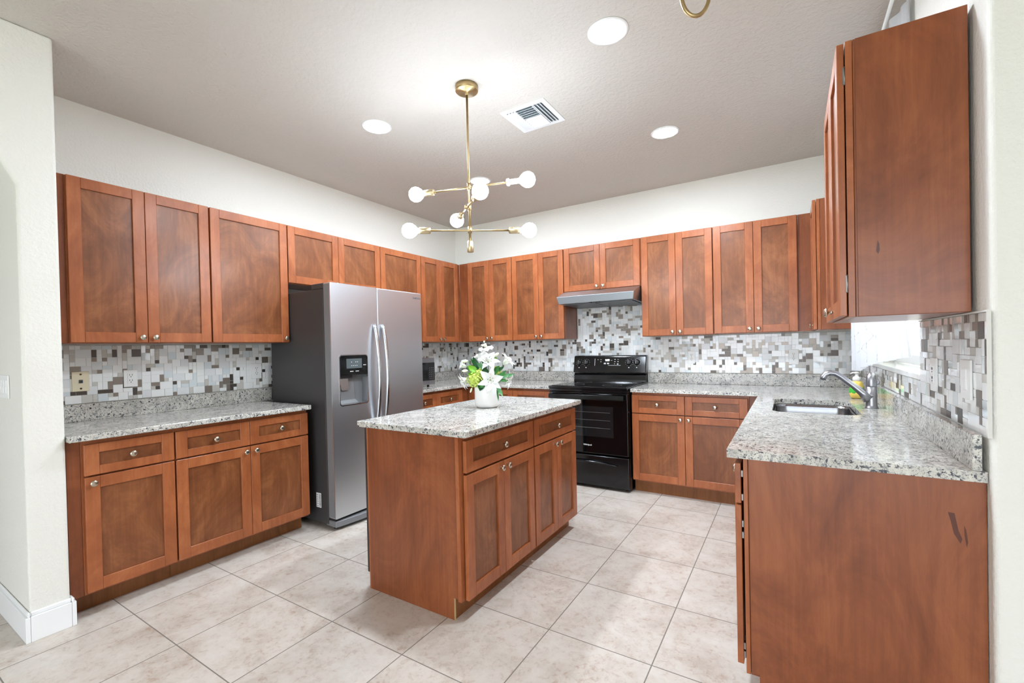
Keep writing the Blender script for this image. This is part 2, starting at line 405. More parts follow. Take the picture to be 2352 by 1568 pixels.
# baseboards of the arch pier
def baseboard(name, path, h=0.135, t=0.016):
    b = bm_new()
    for (x0, y0), (x1, y1), (nx, ny) in path:
        xs = sorted((x0, x1)); ys = sorted((y0, y1))
        if nx: xs = sorted((x0, x0+nx*t))
        if ny: ys = sorted((y0, y0+ny*t))
        box(b, xs[0], ys[0], 0.0, xs[1], ys[1], h-0.02, 0.0015)
        if nx: xs = sorted((x0, x0+nx*t*0.6))
        if ny: ys = sorted((y0, y0+ny*t*0.6))
        box(b, xs[0], ys[0], h-0.02, xs[1], ys[1], h, 0.004)
    return struct(name, b, 'white_trim_paint')
baseboard('baseboard_left', [((0.638, -3.955), (0.638, -3.818), (1, 0)), ((-0.3, -3.956), (0.654, -3.956), (0, -1)), ((0.56, -3.817), (0.654, -3.817), (0, 1))])
baseboard('baseboard_right', [((4.075, -2.776), (7.0, -2.776), (0, -1))])

# window in the right wall
win = struct('window_1', (lambda bb: (box(bb, W+0.10, WY0, WZ0, W+0.15, WY0+0.05, WZ1, 0.004), box(bb, W+0.10, WY1-0.05, WZ0, W+0.15, WY1, WZ1, 0.004),
    box(bb, W+0.10, WY0, WZ0+0.02, W+0.15, WY1, WZ0+0.075, 0.004), box(bb, W+0.10, WY0, WZ1-0.05, W+0.15, WY1, WZ1, 0.004),
    box(bb, W+0.105, WY0, 1.74, W+0.145, WY1, 1.785, 0.004), bb)[-1])(bm_new()), 'white_trim_paint')
b = bm_new(); box(b, W+0.120, WY0+0.02, WZ0+0.03, W+0.124, WY1-0.02, WZ1-0.02); struct('window_pane', b, 'window_glass', win)
b = bm_new(); box(b, W-0.012, WY0+0.001, WZ0-0.012, W+0.118, WY1-0.001, WZ0+0.012, 0.003); struct('window_sill', b, 'sill_stone', win, label='white polished stone sill')

# ------------------------------------------------------------------ cabinet builder
FW = 0.058       # width of stiles and rails
def knob_bm():
    b = bm_new()
    lathe(b, [(0.0065, 0), (0.0055, 0.004), (0.0050, 0.012), (0.0075, 0.015), (0.0155, 0.018), (0.0162, 0.021), (0.0140, 0.0245), (0.008, 0.0265), (0.0, 0.027)], 36,
          Matrix.Rotation(PI/2, 4, 'X'), flute=12, fl=0.05)
    return b
_kn = bpy.data.meshes.new('knob'); _b = knob_bm(); _b.to_mesh(_kn); _b.free(); _kn.materials.append(MATS['nickel'])
def add_knob(parent, x, z):
    o = bpy.data.objects.new('knob', _kn); COL.objects.link(o); o.parent = parent; o.location = (x, 0.0, z)
def front(parent, kind, x0, x1, z0, z1, knob=None):
    w, h = x1-x0, z1-z0
    b = bm_new(); f = FW if kind == 'door' else 0.044
    fz = FW if kind == 'door' else 0.044
    if kind == 'drawer': f = FW
    box(b, 0, 0, 0, f, 0.02, h, 0.0016); box(b, w-f, 0, 0, w, 0.02, h, 0.0016)
    box(b, f+0.0004, 0.0003, 0, w-f-0.0004, 0.02, fz, 0.0014); box(b, f+0.0004, 0.0003, h-fz, w-f-0.0004, 0.02, h, 0.0014)
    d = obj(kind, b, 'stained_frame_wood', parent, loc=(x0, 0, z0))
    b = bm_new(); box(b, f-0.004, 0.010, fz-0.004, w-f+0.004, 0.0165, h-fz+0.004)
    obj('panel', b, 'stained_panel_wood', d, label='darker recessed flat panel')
    if knob == 'bl': add_knob(d, f*0.52, 0.030)
    elif knob == 'br': add_knob(d, w-f*0.52, 0.030)
    elif knob == 'tl': add_knob(d, f*0.52, h-0.030)
    elif knob == 'tr': add_knob(d, w-f*0.52, h-0.030)
    elif knob == 'c': add_knob(d, w/2, h/2)
    return d
def cabinet(name, label, cat, loc, rot, w, z0, z1, depth, fronts, group, kick=None, fillers=(), body='stained_side_wood', notch=False):
    """local x runs to the right seen from the front, y into the cabinet, z up; doors occupy y 0..0.02"""
    t = thing(name, label, cat, (loc[0], loc[1], 0), rot, group)
    b = bm_new(); box(b, 0.001, 0.043, z0, w-0.001, depth, z1, 0.001); obj('carcass', b, body, t)
    b = bm_new(); e = 0.03
    box(b, 0, 0.0235, z0, e, 0.042, z1, 0.0008); box(b, w-e, 0.0235, z0, w, 0.042, z1, 0.0008)
    box(b, e, 0.0235, z0, w-e, 0.042, z0+0.03, 0.0008); box(b, e, 0.0235, z1-0.03, w-e, 0.042, z1, 0.0008)
    box(b, e, 0.033, z0+0.03, w-e, 0.042, z1-0.03)
    obj('face_frame', b, 'stained_frame_wood', t)
    for k in fronts: front(t, *k)
    for (x0, x1, y0) in fillers:
        b = bm_new(); box(b, x0, y0, z0, x1, y0+0.02, z1, 0.0008); obj('filler_strip', b, 'stained_side_wood', t)
    if kick is not None:
        kx0, kx1, ky = kick
        b = bm_new(); box(b, kx0, ky, 0.0, kx1, ky+0.016, z0-0.0005, 0.0008); obj('toe_kick', b, 'stained_kick_wood', t, label='brown recessed toe kick')
    return t
R90 = PI/2
UZ0, UZ1 = 1.364, 2.269
dz0, dz1 = 1.368, 2.266
GU = 'wall cabinets'
XL = 0.330       # door plane of the left wall cabinets
def LU(label, y0, y1, cuts, knobs, z0=UZ0, fillers=(), group=GU):
    w = y1-y0; fr = []
    for (a, c), k in zip(cuts, knobs): fr.append(('door', a-y0, c-y0, z0+0.004, dz1, k))
    return cabinet('wall_cabinet', label, 'cabinet', (XL, y0), R90, w, z0, UZ1, XL-0.011, fr, group, fillers=fillers)
LU('left-wall cabinet nearest the arch, two shaker doors above the cream phone plate', -3.716, -3.017, [(-3.712, -3.370), (-3.367, -3.021)], ('br', 'bl'), fillers=[(-0.096, -0.001, 0.0235)])
LU('wide single-door wall cabinet hanging just left of the fridge', -3.014, -2.4705, [(-3.011, -2.474)], ('br',))
LU('short two-door wall cabinet directly above the fridge', -2.4695, -1.548, [(-2.466, -2.012), (-2.009, -1.551)], ('br', 'bl'), z0=1.822)
LU('single-door wall cabinet just right of the fridge, above the microwave', -1.546, -0.9985, [(-1.543, -1.002)], ('bl',))
LU('narrow-doored left-wall cabinet meeting the far corner', -0.997, -0.386, [(-0.994, -0.692), (-0.689, -0.389)], ('br', 'bl'), fillers=[(0.612, 0.674, 0.0235)])
YB = -0.345
def BU(label, x0, x1, cuts, knobs, z0=UZ0, fillers=(), group=GU, corner=None):
    fr = [('door', a-x0, c-x0, z0+0.004, dz1+0.005, k) for (a, c), k in zip(cuts, knobs)]
    t = cabinet('wall_cabinet', label, 'cabinet', (x0, YB), 0.0, x1-x0, z0, UZ1+0.005, -YB-0.011, fr, group, fillers=fillers)
    if corner:
        b = bm_new(); box(b, corner[0], corner[1], z0, corner[2], corner[3], UZ1+0.005); obj('corner_carcass', b, 'stained_side_wood', t)
    return t
BU('back-wall cabinet with two doors meeting the far left corner', 0.436, 1.034, [(0.440, 0.734), (0.737, 1.031)], ('br', 'bl'), fillers=[(-0.1285, -0.001, 0.0235)], corner=(-0.125, 0.0435, 0.0, -YB-0.011))
BU('two-door wall cabinet immediately left of the range hood', 1.0355, 1.650, [(1.039, 1.359), (1.362, 1.647)], ('br', 'bl'))
BU('short two-door wall cabinet above the range hood', 1.6515, 2.4275, [(1.658, 2.037), (2.040, 2.422)], ('br', 'bl'), z0=1.832)
BU('two-door wall cabinet immediately right of the range hood', 2.4295, 3.0395, [(2.436, 2.736), (2.739, 3.036)], ('br', 'bl'), z0=1.362)
BU('two-door back-wall cabinet nearest the window, second right of the hood', 3.041, 3.650, [(3.046, 3.343), (3.346, 3.644)], ('br', 'bl'), fillers=[(0.610, 0.728-0.01, 0.0235)])
# right wall: cabinets facing -X; local x runs towards -Y
XR = 3.732
def RU(label, ynear, yfar, fr_, z0=UZ0, z1=UZ1, hinge=False):
    w = yfar-ynear
    fr = [('door', yfar-c, yfar-a, z0+0.004, z1-0.003, k) for (a, c), k in fr_]
    t = cabinet('wall_cabinet', label, 'cabinet', (XR, yfar), -R90, w, z0, z1, W-XR-0.011, fr, GU)
    # applied end panel on the side facing the room
    b = bm_new(); box(b, w+0.0003, 0.049, z0+0.001, w+0.003, W-XR-0.012, z1-0.001, 0.0008); obj('end_panel', b, 'stained_side_wood', t)
    if hinge:
        for z in (z0+0.11, z1-0.11):
            b = bm_new(); box(b, w-0.020, 0.0165, z-0.028, w-0.001, 0.0232, z+0.028, 0.001); tube(b, [(w-0.003, 0.0215, z-0.03), (w-0.003, 0.0215, z+0.03)], 0.0028, 8)
            obj('hinge', b, 'hinge_steel', t)
    return t
t = RU('wall cabinet between far right corner and curtained window, orange end panel showing', -0.722, -0.352, [((-0.719, -0.372), 'br')])
t = RU('large near wall cabinet at upper right with big plain wooden end panel', -2.659, -2.010, [((-2.656, -2.336), 'bl'), ((-2.333, -2.013), 'br')], z1=2.266, hinge=True)
def knot(parent, cx, cz, y, s=1.0):
    b = bm_new()
    pts = [(0.0, 0.02), (0.005, 0.008), (0.006, -0.012), (0.002, -0.024), (-0.004, -0.014), (-0.002, 0.004)]
    prism(b, [(cx+px*s, cz+pz*s) for px, pz in pts], y, y+0.0006, 'Y')
    obj('wood_knot', b, 'stained_knot', parent, label='dark knot in the veneer')
wood('stained_knot', srgb(80, 38, 22), srgb(88, 42, 24), srgb(96, 46, 28))
kb = bm_new(); prism(kb, [(y_, z_) for y_, z_ in [(0.0, 0.02), (0.004, 0.008), (0.005, -0.012), (0.001, -0.024), (-0.004, -0.014), (-0.002, 0.004)]], 0, 0.0006, 'X')
bmesh.ops.transform(kb, matrix=Matrix.Translation((0.6523, 0.1, 1.585)), verts=list(kb.verts))
obj('wood_knot', kb, 'stained_knot', t, label='small dark knot in the veneer')

# ------------------------------------------------------------------ base cabinets
BZ0, BZ1 = 0.106, 0.8775
DT, DB, DRT, DRB = 0.690, 0.119, 0.853, 0.699
GB = 'base cabinets'
XB = 0.632
def LB(label, y0, y1, cells, fillers=(), kick=True, kx=(0, 0)):
    fr = []
    for a, c, k in cells:
        fr.append(('drawer', a-y0, c-y0, DRB, DRT, 'c')); fr.append(('door', a-y0, c-y0, DB, DT, k))
    w = y1-y0
    return cabinet('base_cabinet', label, 'cabinet', (XB, y0), R90, w, BZ0, BZ1, XB-0.011, fr, GB, kick=(kx[0], w+kx[1], 0.115) if kick else None, fillers=fillers)
LB('base cabinet against the arch pier with one drawer over one door', -3.760, -3.366, [(-3.752, -3.370, 'tl')], fillers=[(-0.052, -0.001, 0.0235)], kx=(-0.036, 0))
LB('base cabinet left of the fridge with two drawers over two doors', -3.3645, -2.537, [(-3.361, -2.950, 'tr'), (-2.947, -2.541, 'tl')])
LB('base cabinet below the microwave with two drawers', -1.512, -0.725, [(-1.506, -1.145, 'tr'), (-1.142, -0.733, 'tl')], fillers=[(0.788, 0.9015, 0.0235)])
YBB = -0.632
def BB(label, x0, x1, cells, fillers=(), kx=(0, 0)):
    fr = []
    for a, c, k in cells:
        fr.append(('drawer', a-x0, c-x0, DRB, DRT, 'c')); fr.append(('door', a-x0, c-x0, DB, DT, k))
    w = x1-x0
    return cabinet('base_cabinet', label, 'cabinet', (x0, YBB), 0.0, w, BZ0, BZ1, -YBB-0.011, fr, GB, kick=(kx[0], w+kx[1], 0.072), fillers=fillers)
BB('base cabinet in the far corner immediately left of the black range', 0.760, 1.626, [(0.800, 1.190, 'tr'), (1.194, 1.616, 'tl')], fillers=[(-0.1500, -0.001, 0.0235)])
BB('base cabinet between the range and the sink run, two drawers over two doors', 2.4085, 3.318, [(2.412, 2.846, 'tr'), (2.850, 3.308, 'tl')], fillers=[(0.911, 1.028, 0.0235)], kx=(0, 0.118))
# sink run along the right wall
XRB = 3.414
def RB(label, ynear, yfar, cells, drawers=True, open_top=False, side=False):
    w = yfar-ynear; t = thing('base_cabinet', label, 'cabinet', (XRB, yfar, 0), -R90, GB); dep = W-XRB-0.002
    b = bm_new()
    if open_top:
        box(b, 0.001, 0.043, BZ0, 0.019, dep, BZ1); box(b, w-0.019, 0.043, BZ0, w-0.001, dep, BZ1); box(b, 0.02, 0.043, BZ0, w-0.02, dep, BZ0+0.018); box(b, 0.02, dep-0.01, BZ0+0.02, w-0.02, dep, BZ1)
    else: box(b, 0.001, 0.043, BZ0, w-0.001, dep, BZ1, 0.001)
    obj('carcass', b, 'stained_side_wood', t)
    b = bm_new()
    box(b, 0, 0.028, BZ0, 0.03, 0.042, BZ1, 0.0008); box(b, w-0.03, 0.028, BZ0, w, 0.042, BZ1, 0.0008); box(b, 0.03, 0.028, BZ0, w-0.03, 0.042, BZ0+0.03); box(b, 0.03, 0.028, BZ1-0.03, w-0.03, 0.042, BZ1)
    box(b, 0.03, 0.034, BZ0+0.03, w-0.03, 0.042, BZ1-0.03)
    obj('face_frame', b, 'stained_frame_wood', t)
    for a, c, k in cells:
        front(t, 'drawer', yfar-c, yfar-a, 0.712, 0.856, 'c'); front(t, 'door', yfar-c, yfar-a, 0.132, 0.706, k)
    b = bm_new(); box(b, 0, 0.072, 0, w, 0.088, BZ0-0.0005); obj('toe_kick', b, 'stained_kick_wood', t, label='brown recessed toe kick')
    if side:
        # full-height end panel with a notch at the toe kick
        b = bm_new(); prism(b, [(0.046, 0.120), (0.070, 0.120), (0.070, 0.0), (dep, 0.0), (dep, BZ1), (0.046, BZ1)], w+0.0003, w+0.009, 'X', bev=0.0007)
        obj('end_panel', b, 'stained_side_wood', t)
        for z in (0.82, 0.735, 0.64, 0.60, 0.20, 0.17):
            b = bm_new(); box(b, w-0.020, 0.0205, z-0.012, w-0.002, 0.0275, z+0.012, 0.001); obj('hinge', b, 'hinge_steel', t)
        b = bm_new()
        for pts in ([(0.0, 0.045), (0.014, 0.044), (0.022, -0.005), (0.030, -0.028), (0.026, -0.042), (0.012, -0.015), (0.006, 0.020)], [(0.034, 0.012), (0.038, 0.0), (0.042, -0.035), (0.039, -0.050), (0.035, -0.020)]):
            prism(b, [(0.560+p[0], 0.735+p[1]) for p in pts], w+0.0091, w+0.0096, 'X')
        obj('dark_stain', b, 'stained_knot', t, label='dark chipped patch in the veneer')
    return t
RB('near base cabinet below the sink counter with big plain end panel and dark chip', -2.722, -1.842, [(-2.717, -2.284, 'tl'), (-2.281, -1.846, 'tr')], side=True)
RB('base cabinet directly under the sink', -1.840, -0.900, [(-1.836, -1.372, 'tl'), (-1.369, -0.904, 'tr')], open_top=True)
b = bm_new(); box(b, 3.46, -0.898, BZ0, W-0.002, -0.012, BZ1, 0.001); t = obj('base_cabinet', b, 'stained_side_wood')
tag(t, 'blind corner base cabinet under the far right corner of the counter', 'cabinet', GB)

# ------------------------------------------------------------------ island
IX = 2.290
def island_unit(label, y0, y1, cells, near=False):
    t = thing('island_cabinet', label, 'cabinet', (IX, y0, 0), R90, 'island cabinets'); w = y1-y0; dep = IX-1.645
    b = bm_new(); box(b, 0.001, 0.043, BZ0-0.012, w-0.001, dep, BZ1, 0.001)
    box(b, 0.001, 0.088, 0, w-0.001, dep, BZ0-0.013); obj('carcass', b, 'stained_side_wood', t)
    b = bm_new(); z0 = BZ0-0.012
    box(b, 0, 0.0235, z0, 0.03, 0.042, BZ1, 0.0008); box(b, w-0.03, 0.0235, z0, w, 0.042, BZ1, 0.0008); box(b, 0.03, 0.0235, z0, w-0.03, 0.042, z0+0.03); box(b, 0.03, 0.0235, BZ1-0.03, w-0.03, 0.042, BZ1); box(b, 0.03, 0.033, z0+0.03, w-0.03, 0.042, BZ1-0.03)
    obj('face_frame', b, 'stained_frame_wood', t)
    d0, d1 = cells[0][0], cells[-1][1]
    front(t, 'drawer', d0-y0, d1-y0, 0.699, 0.852, 'c')
    for a, c, k in cells: front(t, 'door', a-y0, c-y0, 0.094, 0.689, k)
    b = bm_new(); box(b, 0, 0.070, 0, w, 0.0865, z0-0.0005); obj('toe_kick', b, 'stained_kick_wood', t, label='brown recessed toe kick')
    b = bm_new(); box(b, 0.002, dep+0.010, 0.075, w-0.002, dep+0.043, 0.871, 0.003); obj('back_panel', b, 'dark_painted_edge', t, label='almost black slab panel on the fridge side')
    if near:
        b = bm_new(); prism(b, [(0.0455, 0.106), (0.070, 0.106), (0.070, 0.0), (dep, 0.0), (dep, BZ1), (0.0455, BZ1)], -0.0125, -0.0005, 'X', bev=0.0006); obj('end_panel', b, 'stained_side_wood', t)
        b = bm_new(); box(b, -0.0125, 0.0235, 0.094, -0.0005, 0.0450, BZ1, 0.001); obj('corner_stile', b, 'stained_frame_wood', t)
        b = bm_new(); box(b, -0.0125, dep+0.0005, 0.0, 0.010, dep+0.0095, BZ1, 0.001); obj('edge_strip', b, 'stained_frame_wood', t)
        b = bm_new(); box(b, -0.0105, 0.0680, 0.0, -0.0015, 0.0699, 0.105); obj('raw_edge', b, 'raw_edge_wood', t, label='pale raw plywood edge at the notch')
    return t
plain('raw_edge_wood', srgb(206, 178, 126), 0.6)
island_unit('near half of the island with large plain end panel facing the viewer', -2.852, -2.1735, [(-2.836, -2.511, 'tr'), (-2.508, -2.182, 'tl')], near=True)
island_unit('far half of the island nearest the black range', -2.1725, -1.562, [(-2.167, -1.870, 'tr'), (-1.867, -1.566, 'tl')])

# ------------------------------------------------------------------ granite tops
ZT, ZB = 0.909, 0.8785
def counter(label, polys, upstands, holes=(), bev=0.004):
    b = bm_new()
    for p in polys: prism(b, p, ZB, ZT, 'Z', holes=holes, bev=0.0 if holes else bev, seg=2)
    t = obj('countertop', b, 'speckled_granite'); tag(t, label, 'countertop', 'granite countertops')
    for u in upstands:
        b = bm_new(); box(b, *u, 0.0015); obj('upstand', b, 'speckled_granite', t)
    return t
counter('granite countertop on the left between the arch pier and the fridge', [[(0.002, -3.815), (0.674, -3.815), (0.674, -2.537), (0.002, -2.537)]], [(0.010, -3.815, ZT+0.0003, 0.030, -2.450, 1.010)])
counter('granite countertop in the far left corner under the microwave', [[(0.002, -1.510), (0.662, -1.510), (0.662, -0.655), (1.627, -0.655), (1.627, -0.002), (0.002, -0.002)]],
        [(0.010, -1.510, ZT+0.0003, 0.030, -0.031, 1.010), (0.010, -0.030, ZT+0.0003, 1.627, -0.010, 1.010)])
SX0, SX1, SY0, SY1 = 3.500, 3.894, -1.690, -1.030
hole = rrect(SX0, SY0, SX1, SY1, 0.07, 8)
counter('granite sink countertop running along the back and right walls', [[(2.408, -0.655), (3.392, -0.655), (3.392, -2.742), (W-0.002, -2.742), (W-0.002, -0.002), (2.408, -0.002)]],
        [(2.408, -0.030, ZT+0.0003, W-0.033, -0.010, 1.010), (W-0.032, -2.740, ZT+0.0003, W-0.012, -0.010, 1.012)], holes=[hole])
b = bm_new(); prism(b, rrect(1.588, -2.892, 2.332, -1.548, 0.012, 3), ZB, ZT, 'Z', bev=0.004, seg=2)
tag(obj('countertop', b, 'speckled_granite'), 'granite top of the kitchen island holding the white vase', 'countertop', 'granite countertops')

# ------------------------------------------------------------------ sink
t = thing('kitchen_sink', 'undermount stainless steel sink set into the granite countertop', 'sink', (0, 0, 0))
b = bm_new()
def ring_at(r_off, z, rad):
    return [(x, y, z) for x, y in rrect(SX0+r_off, SY0+r_off, SX1-r_off, SY1-r_off, rad, 8)]
rings = [ring_at(-0.018, ZB-0.001, 0.085), ring_at(0.004, ZB-0.001, 0.068), ring_at(0.006, ZB-0.02, 0.066), ring_at(0.016, 0.735, 0.062), ring_at(0.045, 0.708, 0.05), ring_at(0.12, 0.700, 0.03)]
vs = [[b.verts.new(p) for p in r] for r in rings]
for a, c in zip(vs, vs[1:]):
    for i in range(len(a)):
        f = b.faces.new([a[i], a[(i+1) % len(a)], c[(i+1) % len(a)], c[i]]); f.smooth = True
b.faces.new(vs[-1])
bmesh.ops.solidify(b, geom=list(b.faces), thickness=-0.0015)
obj('basin', b, 'polished_steel', t)
b = bm_new(); lathe(b, [(0.044, 0.7012), (0.044, 0.7032), (0.030, 0.7036), (0.024, 0.7026)], 24, Matrix.Translation(((SX0+SX1)/2, (SY0+SY1)/2, 0))); obj('drain', b, 'dull_steel', t)

# ------------------------------------------------------------------ faucet
fx, fy = 3.967, -1.352
t = thing('kitchen_faucet', 'brushed steel single-lever faucet with curved spout beside the sink', 'faucet', (fx, fy, ZT+0.0004))
b = bm_new(); lathe(b, [(0.031, 0.0), (0.031, 0.003), (0.028, 0.008), (0.0262, 0.016), (0.0255, 0.06), (0.0255, 0.118)], 28); obj('body', b, 'dull_steel', t)
b = bm_new(); lathe(b, [(0.0248, 0.1195), (0.0252, 0.124), (0.0255, 0.150), (0.023, 0.172), (0.016, 0.188), (0.006, 0.196), (0.0, 0.197)], 28)
tube(b, [(0.018, 0.0, 0.135), (0.030, 0.0, 0.140), (0.036, 0.0, 0.150)], [0.008, 0.009, 0.004], 10); obj('lever_cap', b, 'dull_steel', t)
b = bm_new()
pts = [(-0.010, 0, 0.052), (-0.040, 0, 0.085), (-0.075, 0, 0.118), (-0.105, 0, 0.145), (-0.135, 0, 0.172), (-0.160, 0, 0.189), (-0.185, 0, 0.193), (-0.206, 0, 0.184), (-0.217, 0, 0.166), (-0.220, 0, 0.152)]
tube(b, pts, [0.034, 0.021, 0.0165, 0.0155, 0.0155, 0.016, 0.0165, 0.017, 0.017, 0.015], 18); obj('spout', b, 'dull_steel', t)

# ------------------------------------------------------------------ soap bottle
t = thing('soap_dispenser', 'yellow soap pump bottle with green leaf band behind the faucet', 'bottle', (3.953, -0.850, ZT))
b = bm_new(); lathe(b, [(0.026, 0.001), (0.036, 0.006), (0.041, 0.030), (0.041, 0.052), (0.036, 0.080), (0.029, 0.105), (0.022, 0.112)], 28); obj('bottle_body', b, 'soap_yellow', t)
b = bm_new()
lathe(b, [(0.0408, 0.034), (0.0416, 0.040), (0.0420, 0.050), (0.0400, 0.062), (0.0372, 0.072)], 36, flute=9, fl=0.018)
obj('leaf_band', b, 'soap_green', t, label='green leaf band')
b = bm_new(); lathe(b, [(0.022, 0.1125), (0.0225, 0.130), (0.019, 0.138), (0.012, 0.141), (0.0085, 0.150), (0.0085, 0.160), (0.013, 0.161), (0.013, 0.170), (0.004, 0.172)], 20)
tube(b, [(0, 0, 0.165), (-0.022, -0.012, 0.166), (-0.034, -0.018, 0.160)], [0.005, 0.0045, 0.0035], 8); obj('pump', b, 'white_plastic', t, label='white pump top')

# ------------------------------------------------------------------ glass mosaic backsplashes
TM = ['grout_white', 'tile_white', 'tile_pearl', 'tile_grey', 'tile_ice', 'tile_taupe', 'tile_brown']
def mosaic(label, nu, nv, place, inside, seed, u=0.0245):
    rnd = random.Random(seed); occ = [[not inside((i+.5)*u, (j+.5)*u) for i in range(nu)] for j in range(nv)]
    b = bmesh.new()
    def quad_box(a0, b0, a1, b1, d0, d1, mi, tilt):
        f = [place(a0, b0, d1+tilt*rnd.uniform(-1, 1)), place(a1, b0, d1+tilt*rnd.uniform(-1, 1)), place(a1, b1, d1+tilt*rnd.uniform(-1, 1)), None]
        # keep the face planar
        f[3] = f[0]+f[2]-f[1]; f[3] = place(a0, b1, 0)+(f[0]-place(a0, b0, 0))+(f[2]-place(a1, b1, 0))-(f[1]-place(a1, b0, 0))
        k = [place(a0, b0, d0), place(a1, b0, d0), place(a1, b1, d0), place(a0, b1, d0)]
        vf = [b.verts.new(p) for p in f]; vk = [b.verts.new(p) for p in k]
        fs = [b.faces.new(vf)]+[b.faces.new([vk[i], vk[(i+1) % 4], vf[(i+1) % 4], vf[i]]) for i in range(4)]
        for x in fs: x.material_index = mi
    for j in range(nv):
        for i in range(nu):
            if inside((i+.5)*u, (j+.5)*u): quad_box(i*u, j*u, (i+1)*u, (j+1)*u, 0.0, 0.0040, 0, 0.0)
    sizes = [((2, 2), 46), ((3, 2), 16), ((2, 1), 26), ((1, 2), 26), ((1, 1), 30), ((3, 1), 6)]
    g = 0.0010
    for j in range(nv):
        for i in range(nu):
            if occ[j][i]: continue
            opts = []
            for (w, h), wt in sizes:
                if i+w <= nu and j+h <= nv and all(not occ[jj][ii] for jj in range(j, j+h) for ii in range(i, i+w)): opts.append(((w, h), wt))
            tot = sum(o[1] for o in opts); r = rnd.uniform(0, tot)
            for (w, h), wt in opts:
                r -= wt
                if r <= 0: break
            for jj in range(j, j+h):
                for ii in range(i, i+w): occ[jj][ii] = True
            ar = w*h; r = rnd.random()
            if ar >= 6: mi = 1 if r < 0.7 else 2
            elif ar == 4: mi = 1 if r < 0.42 else 2 if r < 0.66 else 3 if r < 0.76 else 4 if r < 0.86 else 5 if r < 0.96 else 6
            elif ar == 1: mi = 5 if r < 0.20 else 6 if r < 0.34 else 1 if r < 0.72 else 3
            else: mi = 1 if r < 0.42 else 3 if r < 0.58 else 4 if r < 0.74 else 5 if r < 0.90 else 6
            quad_box(i*u+g, j*u+g, (i+w)*u-g, (j+h)*u-g, 0.002, 0.0068, mi, 0.00022*min(w, h)+0.0001)
    bmesh.ops.recalc_face_normals(b, faces=list(b.faces))
    t = obj('tile_backsplash', b, TM); return tag(t, label, 'backsplash', 'glass mosaic backsplashes')
Z0 = 1.0125
U = 0.0246
mosaic('mosaic backsplash on the left wall above the left counter, cream plate on it', 57, 14, lambda a, c, d: Vector((0.0005+d, -3.815+a, Z0+c)), lambda a, c: True, 3, U)
mosaic('mosaic backsplash on the left wall behind the microwave', 61, 14, lambda a, c, d: Vector((0.0005+d, -1.510+a, Z0+c)), lambda a, c: True, 4, U)
mosaic('long mosaic backsplash on the back wall behind the range', 164, 33, lambda a, c, d: Vector((0.010+a, -0.0005-d, Z0+c)), lambda a, c: c < 14*U or (1.655 < a+0.010 < 2.428), 5, U)
mosaic('mosaic backsplash on the right wall around the curtained window', 112, 14, lambda a, c, d: Vector((W-0.0005-d, -2.772+a, Z0+c)), lambda a, c: not (WY0-0.004 < a-2.772 < WY1+0.004 and c+Z0 > WZ0-0.014), 6, U)
b = bm_new(); box(b, W-0.010, -2.775, 1.010, W-0.0005, -2.7725, 1.360); box(b, W-0.010, -2.772, 1.3575, W-0.0005, -2.004, 1.3625)
tag(obj('tile_edge_trim', b, 'grout_white'), 'thin white edge trim at the near end of the right-wall mosaic', 'trim')

# ------------------------------------------------------------------ outlets and switches
def plate(label, M, w, h, kind, mat='white_plastic'):
    """local x right, y up, z out of the wall"""
    t = thing('wall_outlet' if kind in ('duplex', 'decora') else 'phone_jack' if kind == 'phone' else 'light_switch', label, 'outlet' if kind in ('duplex', 'decora') else 'phone jack' if kind == 'phone' else 'switch')
    t.matrix_world = M
    b = bm_new(); box(b, -w/2, -h/2, 0, w/2, h/2, 0.006, 0.002, seg=2); obj('cover_plate', b, mat, t)
    def slots(cy, s=1.0):
        b = bm_new()
        box(b, -0.0075*s, cy+0.001, 0.0080, -0.0052*s, cy+0.010, 0.0094); box(b, 0.0052*s, cy+0.001, 0.0080, 0.0075*s, cy+0.010, 0.0094); box(b, -0.0022, cy-0.009, 0.0080, 0.0022, cy-0.004, 0.0094)
        obj('socket_slots', b, 'dark_print', t)
    if kind == 'duplex':
        for cy in (0.020, -0.020):
            b = bm_new(); prism(b, rrect(-0.0165, cy-0.0145, 0.0165, cy+0.0145, 0.009, 5), 0.0055, 0.0084, 'Z'); obj('receptacle', b, mat, t); slots(cy)
        b = bm_new(); lathe(b, [(0.003, 0.006), (0.003, 0.0072), (0.0, 0.0074)], 10); obj('screw', b, 'hinge_steel', t)
    elif kind == 'decora':
        b = bm_new(); box(b, -0.0165, -0.033, 0.0055, 0.0165, 0.033, 0.0084, 0.001); obj('receptacle', b, mat, t); slots(0.017); slots(-0.017)
    elif kind == 'phone':
        b = bm_new(); box(b, -0.009, -0.010, 0.0055, 0.009, 0.010, 0.010, 0.001); obj('jack_frame', b, 'display_grey', t)
        b = bm_new(); box(b, -0.006, -0.006, 0.0095, 0.006, 0.004, 0.0106); obj('jack_opening', b, 'black_plastic', t)
        for cy in (0.042, -0.042):
            b = bm_new(); lathe(b, [(0.0052, 0.006), (0.0052, 0.008), (0.002, 0.009)], 12, Matrix.Translation((0, cy, 0))); obj('mounting_stud', b, 'stamen_brown', t)
    else:
        n = kind
        for k in range(n):
            cx = (k-(n-1)/2)*0.046
            b = bm_new(); box(b, cx-0.0165, -0.033, 0.0055, cx+0.0165, 0.033, 0.0075, 0.0008); box(b, cx-0.0150, -0.030, 0.0072, cx+0.0150, 0.001, 0.0096, 0.001); box(b, cx-0.0150, 0.0005, 0.0072, cx+0.0150, 0.030, 0.0084, 0.0008)
            obj('rocker', b, mat, t)
    return t
LW = lambda y, z: face_matrix((0.0078, y, z), (0, 1, 0), (0, 0, 1))
BW = lambda x, z: face_matrix((x, -0.0078, z), (1, 0, 0), (0, 0, 1))
